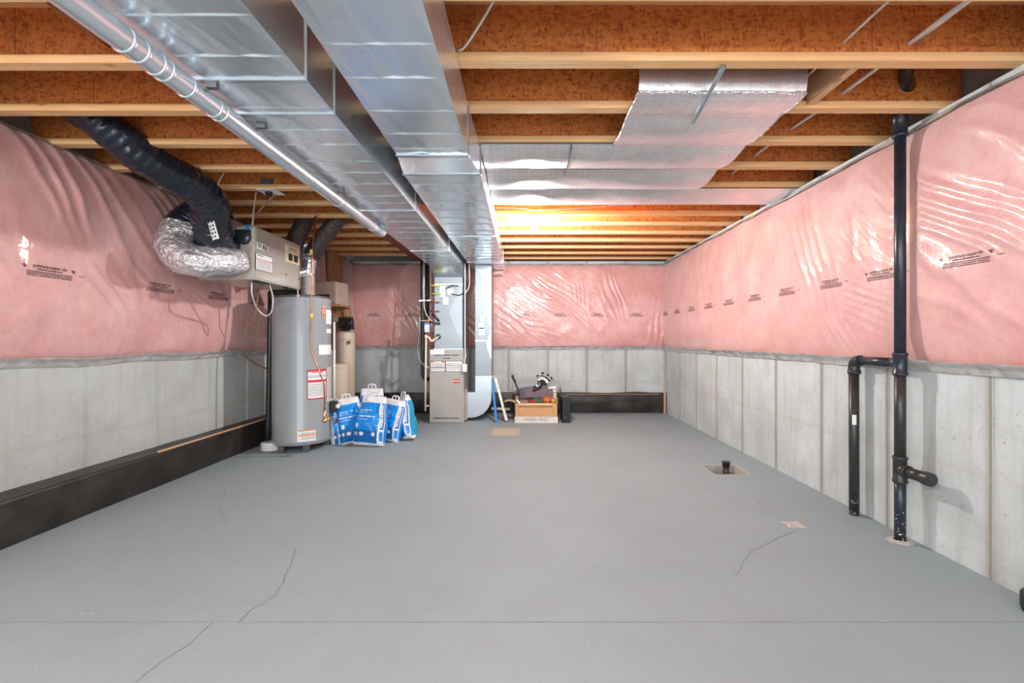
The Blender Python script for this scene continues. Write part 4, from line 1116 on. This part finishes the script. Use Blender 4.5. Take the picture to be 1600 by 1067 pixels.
pts = [(px1, 1.93), (-1.01, 1.50), (px1, 1.05)]
v_ = [b.verts.new((pts[0][0], yq, pts[0][1])), b.verts.new((pts[1][0], yq-.012, pts[1][1])), b.verts.new((pts[2][0], yq, pts[2][1]))]
b.faces.new(v_); part('cross_break_panel', b, GALVD, t)
b = BM(); box(b, px0-.01, px1+.012, 6.185, 6.20, fz1, fz1+.012); box(b, px0-.005, px1+.005, 6.19, 6.20, 1.88, 1.892); part('flange', b, GALV2, t)
b = BM(); box(b, -.800, -.797, 6.16, 6.8, .02, .42); box(b, -.797, -.772, 6.30, 6.36, .02, .45, .003); part('filter_rack', b, HRVM, t)
def tagp(px0_, px1_, py0_, py1_, par, nm='paper_tag'):
    a = P(px0_, py1_, 6.19); c = P(px1_, py0_, 6.19); b = BM(); box(b, a.x, c.x, 6.186, 6.190, a.z, c.z, .001)
    o = part(nm, b, WHITE, par); return o
for q in ((687, 696, 447, 464), (699, 708, 451, 461), (692, 701, 464, 476)): tagp(*q, t)
b = BM(); tube(b, catmull([P(697, 451, 6.18), P(706, 446, 6.15), P(716, 447, 6.18)], 6), .006, 8); tube(b, catmull([P(705, 459, 6.18), P(716, 461, 6.15), P(727, 457, 6.2)], 6), .006, 8)
part('control_wire', b, BLACK, t)
for py, m_ in ((446, YELLOW), (459, m_plain('green_tape', (.35, .55, .08), .5)), (472, REDOX), (486, REDOX)):
    b = BM(); tube(b, [P(672, py, 6.17), P(689 if py < 462 else 686, py+.5, 6.17)], .010, 10); part('refrigerant_stub', b, m_, t)
b = BM(); tube(b, catmull([P(667, 499, 6.17), P(675, 504, 6.16), P(687, 502+4, 6.19)], 4), .017, 12); tube(b, [P(676, 487+3, 6.17), P(686, 502, 6.19)], .017, 12); part('black_elbow', b, ABS, t)
b = BM(); lathe(b, [(.018, 0), (.034, 0), (.034, -.015), (.018, -.015)], tuple(P(685, 526, 6.199)), 24, 'y'); part('pipe_grommet', b, BLACK, t)
t2 = thing('condensate_pipe', 'cream plastic condensate pipe standing left of the furnace', 'pipe', P(664, 642, 6.12))
b = BM(); tube(b, [P(664.5, 642, 6.1), P(665.5, 527, 6.1)], .014, 14); tube(b, catmull([P(665.5, 527, 6.1), P(670, 527, 6.1), P(673, 532, 6.1), P(676, 532, 6.12), P(684, 527, 6.18)], 5), .014, 14); part('pipe_run', b, CREAM, t2)
b = BM(); tube(b, [P(664.5, 634, 6.1), P(670, 634, 6.1)], .012, 12); tube(b, [P(665.3, 529, 6.1), P(665.5, 523, 6.1)], .019, 14); part('tee', b, CREAM, t2)
t2 = thing('vent_riser', 'pair of black vent pipes dropping left of the furnace plenum', 'pipe', P(661, 590, 6.5))
b = BM(); tube(b, catmull([P(660, 405, 6.5), P(660.5, 480, 6.5), P(661, 572, 6.5), P(662, 588, 6.5), P(668, 592, 6.52), P(673, 592, 6.6)], 6), .030, 16); part('main_riser', b, ABS, t2)
b = BM(); tube(b, [P(667.5, 408, 6.45), P(667.5, 500, 6.45)], .027, 16); part('second_riser', b, ABS, t2)
for py in (470,):
    b = BM(); box(b, P(656, 0, 6.46).x, P(674, 0, 6.46).x, 6.40, 6.415, P(0, py+1, 6.46).z, P(0, py-1, 6.46).z); part('pipe_strap', b, GALV2, t2)
b = BM(); tube(b, [P(673, 412, 6.35), P(673, 497, 6.35)], .008, 10); tube(b, [P(663, 410, 6.35), P(663, 470, 6.35), ], .006, 10)
solo('copper_line_set', b, CABLE, 'two slim pale lines running down among the black vent pipes', 'pipe')
cable('flexible_conduit', [P(656, 495, 6.3), P(655, 520, 6.3), P(653, 545, 6.25), P(656, 562, 6.2), P(664, 571, 6.16), P(671, 575, 6.17)], .014, GREYC, 'grey flexible conduit looping into the left side of the furnace', 'conduit')
t2 = thing('tagged_valve', 'orange-knobbed valve with blue and white tag left of the plenum', 'valve', P(667, 510, 6.1))
b = BM(); a = P(663, 519, 6.08); c = P(671, 507, 6.08); box(b, a.x, c.x, 6.08, 6.09, a.z, c.z, .002); part('tag_card', b, m_plain('lilac_card', (.62, .65, .80), .5), t2)
b = BM(); a = P(663, 507, 6.08); c = P(671, 504, 6.08); box(b, a.x, c.x, 6.078, 6.09, a.z, c.z, .002); part('tag_top', b, BLUEP, t2)
b = BM(); p = P(669, 501, 6.1); lathe(b, [(0, 0), (.018, .004), (.022, .02), (.018, .034), (0, .038)], (p.x, 6.08, p.z), 16, 'y'); part('knob', b, ORANGE, t2)
b = BM(); tube(b, [P(657, 501, 6.1), P(669, 501, 6.1)], .006, 8); part('stem', b, CABLE, t2)
cable('thermostat_wire', [P(662, 410, 6.3), P(662, 460, 6.3), P(664, 485, 6.25), P(671, 498, 6.2), P(682, 508, 6.19)], .007, CABLE, 'pale wire curving from the ceiling to the plenum side')
t2 = thing('electrical_conduit', 'white conduit running down the right edge of the plenum to a grey switch box', 'conduit', P(727, 575, 6.1))
b = BM(); tube(b, catmull([P(726.5, 412, 6.12), P(726.5, 540, 6.12), P(727.5, 552, 6.12), P(726, 562, 6.12), P(725, 570, 6.12)], 6), .009, 10); part('conduit_run', b, CABLE, t2)
b = BM(); a = P(722, 581, 6.1); c = P(730, 568, 6.1); box(b, a.x, c.x, 6.09, 6.14, a.z, c.z, .004); part('switch_box', b, GALV2, t2)
b = BM(); tube(b, catmull([P(733, 412, 6.12), P(733.5, 440, 6.12), P(732, 450, 6.12), P(727, 458, 6.12)], 6), .007, 10); part('branch_cable', b, m_plain('yellowish_cable', (.62, .55, .38), .4), t2)

# ---------------------------------------------------------------- clutter right of the furnace
b = BM()
def plank(b, A, B_, wv, tv, mi=0):
    A = Vector(A); B_ = Vector(B_); wv = Vector(wv); tv = Vector(tv)
    t = bmesh.new(); vs = [t.verts.new(p+s*wv+q*tv) for p in (A, B_) for s in (-.5, .5) for q in (-.5, .5)]
    for q in ((0, 1, 3, 2), (4, 6, 7, 5), (0, 4, 5, 1), (2, 3, 7, 6), (0, 2, 6, 4), (1, 5, 7, 3)): t.faces.new([vs[i] for i in q])
    bmesh.ops.recalc_face_normals(t, faces=t.faces); bmesh.ops.bevel(t, geom=t.edges[:], offset=.002, segments=1, affect='EDGES'); merge(b, t, mi)
t = thing('folded_ladder', 'small step ladder with one blue rail and one white rail beside the return duct', 'ladder', P(783, 658, 6.3))
b = BM(); plank(b, P(776, 661, 6.2), P(769, 592, 6.42), (.03, .01, 0), (0, .02, .006)); part('blue_rail', b, BLUEP, t, 'bright blue rail')
b = BM(); plank(b, P(791.5, 656.5, 6.28), P(774, 590, 6.42), (.034, .01, .0), (0, .02, .006)); part('white_rail', b, WHITEP, t, 'white rail with rivets')
b = BM(); plank(b, P(767, 588, 6.42), P(776, 588, 6.42), (0, .05, 0), (0, 0, .010)); part('top_cap', b, CREAM, t)
b = BM()
for q in (.15, .3, .45, .6, .75): p = P(791.5, 656.5, 6.28).lerp(P(774, 590, 6.42), q); box(b, p.x-.005, p.x+.005, p.y-.017, p.y-.012, p.z-.005, p.z+.005)
part('rivet', b, DGREY, t)
b = BM(); plank(b, P(768, 638, 6.7), P(797, 639, 6.6), (0, .01, .03), (0, .02, 0)); solo('loose_stick', b, CREAM, 'thin cream stick lying behind the little ladder', 'stick')

bx0, bx1, by0_, by1_ = -.110, .475, 6.20, 6.52
t = thing('cardboard_box', 'open cardboard box with white printed base strip full of odds and ends', 'box', (.18, 6.36, 0))
b = BM(); th = .006
box(b, bx0, bx1, by0_, by0_+th, 0, .27); box(b, bx0, bx1, by1_-th, by1_, 0, .33); box(b, bx0, bx0+th, by0_, by1_, 0, .27); box(b, bx1-th, bx1, by0_, by1_, 0, .33); box(b, bx0, bx1, by0_, by1_, .002, .008)
part('carton_body', b, CARD, t)
b = BM(); box(b, bx0-.004, bx1+.002, by0_-.004, by0_-.001, 0, .085); box(b, bx0-.004, bx0-.001, by0_-.004, by1_, 0, .085); part('white_base_strip', b, m_plain('dirty_white_print', (.68, .65, .60), .7, sc=9), t, 'scuffed white base strip with script lettering')
b = BM(); f = lambda x, y: Vector((.175+x, by0_-.0055, .035+y)); put_text(b, 'Northern Choice', .045, f, shear=.3, bold=.0004); scribble(b, f, -.16, -.02, .035, .005); scribble(b, f, .04, .20, .035, .005)
part('lettering', b, m_plain('grey_ink', (.22, .19, .17), .7), t, fix=False)
b = BM(); 
sheet(b, lambda u, v: Vector((bx0-.145*u, by0_+.02+.26*v, .268+.035*math.sin(u*2.6)*(1-.3*v)-.01*u)), 8, 6)
sheet(b, lambda u, v: Vector((bx0+.05+.45*v, by0_-.002-.030*u, .27-.025*u*u)), 4, 6)
sheet(b, lambda u, v: Vector((bx1+.035*u, by0_+.02+.28*v, .33-.16*u*u)), 4, 6)
part('flap', b, CARDIN, t)
b = BM(); box(b, bx0+.075, bx0+.079, by0_-.006, by0_-.001, .09, .27); part('tape_edge', b, m_plain('box_tape', (.50, .24, .12), .5), t)
# contents
b = BM(); plank(b, (.02, 6.33, .40), (.42, 6.36, .38), (0, .02, .13), (0, .012, 0)); solo('pattern_folder', b, MAROON, 'dark speckled folder standing in the cardboard box', 'folder')
b = BM(); plank(b, (-.06, 6.42, .36), (.14, 6.40, .37), (0, .02, .12), (0, .03, 0)); solo('mesh_organiser', b, m_plain('slate_weave', (.09, .08, .12), .6, var=.6, sc=70), 'slate woven panel at the left inside the cardboard box', 'organiser')
b = BM(); plank(b, (.40, 6.44, .42), (.47, 6.44, .42), (0, .03, .05), (0, .03, 0)); box(b, .38, .475, 6.41, 6.50, .29, .385, .004); solo('small_parcel', b, m_plain('pale_parcel', (.66, .55, .46), .7), 'pale small carton at the right inside the cardboard box', 'parcel')
b = BM(); plank(b, (.35, 6.46, .452), (.47, 6.46, .462), (0, .08, 0), (0, 0, .03)); solo('white_tray', b, WHITEP, 'white flat tray resting on the parcel in the cardboard box', 'tray')
b = BM(); tube(b, catmull([P(813, 626, 6.3), P(810, 612, 6.32), P(806, 600, 6.33), P(800, 586, 6.34)], 8), .016, 14, rf=lambda i, n, a: .017 if i > n*.7 else .011)
solo('tool_handle', b, BLACK, 'black curved tool handle sticking up at the left of the cardboard box', 'tool')
b = BM(); plank(b, P(807, 625, 6.24), P(813, 630, 6.24), (.0, .01, .03), (0, .01, 0)); solo('white_card', b, WHITE, 'small white card at the left rim of the cardboard box', 'card')
# crumpled cloths in the box top
for (cx, cy, cz, rx, rz, m_, lab) in ((.20, 6.27, .285, .10, .045, GREENC, 'dark green cloth bundle in the box front'), (.335, 6.265, .30, .075, .045, m_plain('orange_cloth', (.55, .13, .03), .8, var=.6, sc=60), 'orange cloth bundle in the box front'),
                                   (.42, 6.27, .29, .05, .035, m_plain('ochre_cloth', (.50, .30, .06), .8, var=.6, sc=60), 'yellow cloth bundle in the box front corner'), (.14, 6.25, .285, .05, .03, m_plain('crimson_cloth', (.28, .03, .03), .8, var=.6, sc=60), 'red cloth scrap beside the green bundle'),
                                   (.01, 6.30, .27, .10, .03, m_plain('brown_cloth', (.25, .16, .12), .8), 'brown cloth bundle at the left in the box')):
    b = BM(); bmesh.ops.create_icosphere(b, subdivisions=3, radius=1)
    for v in b.verts:
        n_ = v.co.copy(); v.co = Vector((cx+n_.x*rx, cy+n_.y*.05, cz+n_.z*rz))*1
        v.co += n_*(.012*noise.noise(n_*14))
        v.co += n_*(.022*noise.noise(n_*2.3+Vector((cx*9, 0, 0)))+.012*noise.noise(n_*6))
    for f_ in b.faces: f_.smooth = True
    solo('cloth_bundle', b, m_, lab, 'cloth')
# glove with five fingers, standing up
t = thing('work_glove', 'black and white work glove sticking up out of the cardboard box', 'glove', (.24, 6.38, .42))
b = BM()
palm = Vector((.20, 6.385, .46))
tube(b, catmull([(.14, 6.385, .42), palm, (.245, 6.38, .51)], 6), .04, 16, rf=lambda i, n, a: (.038+.014*math.sin(math.pi*i/n))*(1-.45*abs(math.sin(a))))
fing = [((.215, 6.378, .50), (.205, 6.372, .55), (.195, 6.36, .575)), ((.235, 6.378, .51), (.24, 6.37, .565), (.245, 6.355, .605)), ((.255, 6.378, .505), (.275, 6.368, .55), (.30, 6.352, .585)), ((.262, 6.376, .485), (.30, 6.366, .525), (.335, 6.352, .555)), ((.18, 6.37, .45), (.20, 6.345, .49), (.225, 6.335, .50))]
for q in fing: tube(b, catmull(q, 6), .017, 12, rf=lambda i, n, a: .0185*(1-.25*i/n) if i < n else .007)
GP = Vector((.17, 6.385, .44))
def grow(bm_):
    for v in bm_.verts: v.co = GP+(v.co-GP)*1.42
grow(b); part('glove_body', b, GLOVE, t)
b = BM()
for q in fing:
    c = catmull(q, 6)
    tube(b, [p+Vector((0, -.006, 0)) for p in c[3:7]], .0165, 12); tube(b, [p+Vector((0, -.005, 0)) for p in c[9:11]], .0155, 12)
grow(b); part('white_patch', b, WHITE, t)
# clear plastic dome leaning behind
b = BM()
def dome(u, v):
    a = math.pi*u; r = .30
    x = .195-.36*math.cos(a)*(1-.04*v); z = .36+.25*math.sin(a)**.55*(1-.1*v) if math.sin(a) > 0 else .36
    return Vector((x, 6.56+.30*v, z if v < 1 else z))
sheet(b, dome, 40, 6); 
def bck(u, v):
    p = dome(u, 1.0); return Vector((p.x, p.y, .36+(p.z-.36)*v))
sheet(b, bck, 40, 4)
solo('clear_dome', b, CLEAR, 'clear plastic lid arched behind the cardboard box', 'plastic lid')
b = BM(); box(b, -.14, .52, 6.60, 6.86, .0, .345, .01); solo('storage_crate', b, BLACK, 'dark crate behind the cardboard box carrying the clear lid', 'crate')
t = thing('speaker_box', 'small upright black speaker on the floor right of the cardboard box', 'speaker', (.58, 6.3, 0))
b = BM(); box(b, .535, .645, 6.20, 6.50, .0, .345, .006); part('cabinet', b, BLACK, t)
b = BM()
for x in (.565, .582): lathe(b, [(0, 0), (.005, 0), (.005, -.003), (0, -.003)], (x, 6.20, .075), 12, 'y')
part('jack', b, GREYC, t)
b = BM(); c0 = P(768, 680, 5.40)
sheet(b, lambda u, v: Vector((-.375+.335*u, 5.41+.40*v, .0015)), 1, 1); box(b, -.375, -.04, 5.41, 5.81, 0.0, .004)
solo('tan_panel', b, TAN, 'flat tan rectangle lying on the floor before the furnace', 'panel')

# ---------------------------------------------------------------- salt bags
def salt_bag(c, yaw, lean, w_, d_, h_, label, seed, tilt=0, handle=True, variant=0):
    """pillow-shaped bag; local x across, y depth, z up"""
    M = Matrix.Translation(Vector(c)) @ Matrix.Rotation(yaw, 4, 'Z') @ Matrix.Rotation(lean, 4, 'X') @ Matrix.Rotation(tilt, 4, 'Y')
    def S(u, v, off=0):
        a = 2*math.pi*u                       # u=.25 front centre (toward -y)
        vv = min(max(v, 0), 1)
        dep = d_/2*(max(0, math.sin(math.pi*min(1, vv*.97+.03)))**.5)*(1-.35*vv)*(1.15 if vv < .5 else 1) if 0 < vv < 1 else .004
        dep = max(dep, .006)
        wid = w_/2*(1-.24*vv+.08*math.sin(math.pi*vv))
        ca, sa = math.cos(a), math.sin(a)
        x = -math.copysign(abs(ca)**.55, ca)*wid; y = -math.copysign(abs(sa)**.8, sa)*dep
        z = h_*vv
        nn = .026*noise.noise(Vector((x*8, z*6, seed+(5 if y > 0 else 0))))+.012*noise.noise(Vector((x*24, z*16, seed)))
        k = min(1, dep/.04)
        q = Vector((x*(1+.5*nn), y+math.copysign(1, y if y else -1)*(nn*k+off), z+.004*noise.noise(Vector((x*10, y*10, seed)))))
        if abs(sa) < .5: q.x += math.copysign(off, q.x)
        q = M @ q
        return Vector((q.x, q.y, max(q.z, .001)))
    t = thing('salt_bag', label, 'bag', c, 'blue and white salt bags')
    b = BM()
    def mi(u, v):
        if v > .86 or v < .06: return 0
        if .075 < u < .33: return 1 if v > .30 else 2          # broad blue front panel
        if .355 < u < .43 and v > .34: return 2               # dark blue lettered strip
        if .355 < u < .43 and .10 < v < .28: return 1
        if .45 < u < .95: return 1 if variant == 0 else 3
        return 0
    sheet(b, lambda u, v: S(u, v), 96, 44, mi)
    t2_ = b.verts[:]; bmesh.ops.remove_doubles(b, verts=t2_, dist=.0004)
    part('sack', b, [BAGW, BLUE, DBLUE if False else m_plain('mid_blue_print', (.006, .14, .46), .3), TEAL], t)
    b = BM()
    f = lambda x, y: S(.205+x, y, .003)
    for k in range(4):                                         # row of round icons
        cx = .105+.062*k-.0; 
        ring = [b.verts.new(S(.10+.062*k+.018*math.cos(q*math.pi/5), .24+.040*math.sin(q*math.pi/5), .003)) for q in range(10)]
        b.faces.new(ring)
    ring = [b.verts.new(S(.17+.026*math.cos(q*math.pi/5), .40+.048*math.sin(q*math.pi/5), .003)) for q in range(10)]; b.faces.new(ring)
    for (y, x0_, x1_, hh) in ((.70, -.06, .05, .018), (.66, -.07, .04, .008), (.575, -.09, .06, .022), (.52, -.08, .05, .008)):
        x = x0_
        while x < x1_: wd = U(.008, .02); bar(b, f, x, x+wd, y, y+hh); x += wd+.006
    y = .38                                                     # upright lettering on the side strip
    while y < .82: hh = U(.02, .035); bar(b, lambda x, yy: S(x, yy, .003), .372, .412, y, y+hh); y += hh+.014
    part('white_printing', b, WHITE, t, fix=False)
    if handle:
        b = BM(); hp = [(-.045, 0, h_*.985), (-.035, 0, h_*1.07), (0, 0, h_*1.085), (.035, 0, h_*1.07), (.045, 0, h_*.985)]
        tube(b, [M @ Vector(p) for p in catmull(hp, 5)], .008, 8); tube(b, [M @ Vector((0, 0, h_*.99)), M @ Vector((0, 0, h_*1.08))], .006, 8)
        part('handle', b, BAGW, t)
    return t
salt_bag((-1.645, 4.86, 0), -.12, -.20, .34, .22, .53, 'blue salt bag in front of the heap, broad blue face to the camera', 2, tilt=.04)
salt_bag((-1.85, 5.0, 0), .55, -.16, .32, .19, .50, 'salt bag between the leftmost one and the front one of the heap', 5, tilt=-.14)
salt_bag((-1.99, 5.05, 0), 1.15, -.10, .30, .17, .46, 'leftmost salt bag of the heap, leaning beside the gas valve', 8, tilt=-.20)
salt_bag((-1.54, 5.10, 0), -.30, -.24, .34, .22, .47, 'blue salt bag behind and right of the front one', 12, tilt=.12)
salt_bag((-1.75, 5.30, 0), .05, .04, .32, .18, .57, 'salt bag at the back of the heap showing its white top and handle', 15)
salt_bag((-1.32, 5.18, 0), -.75, -.06, .28, .20, .50, 'rightmost salt bag standing alone with a tall white handle', 19, tilt=-.24, variant=1)
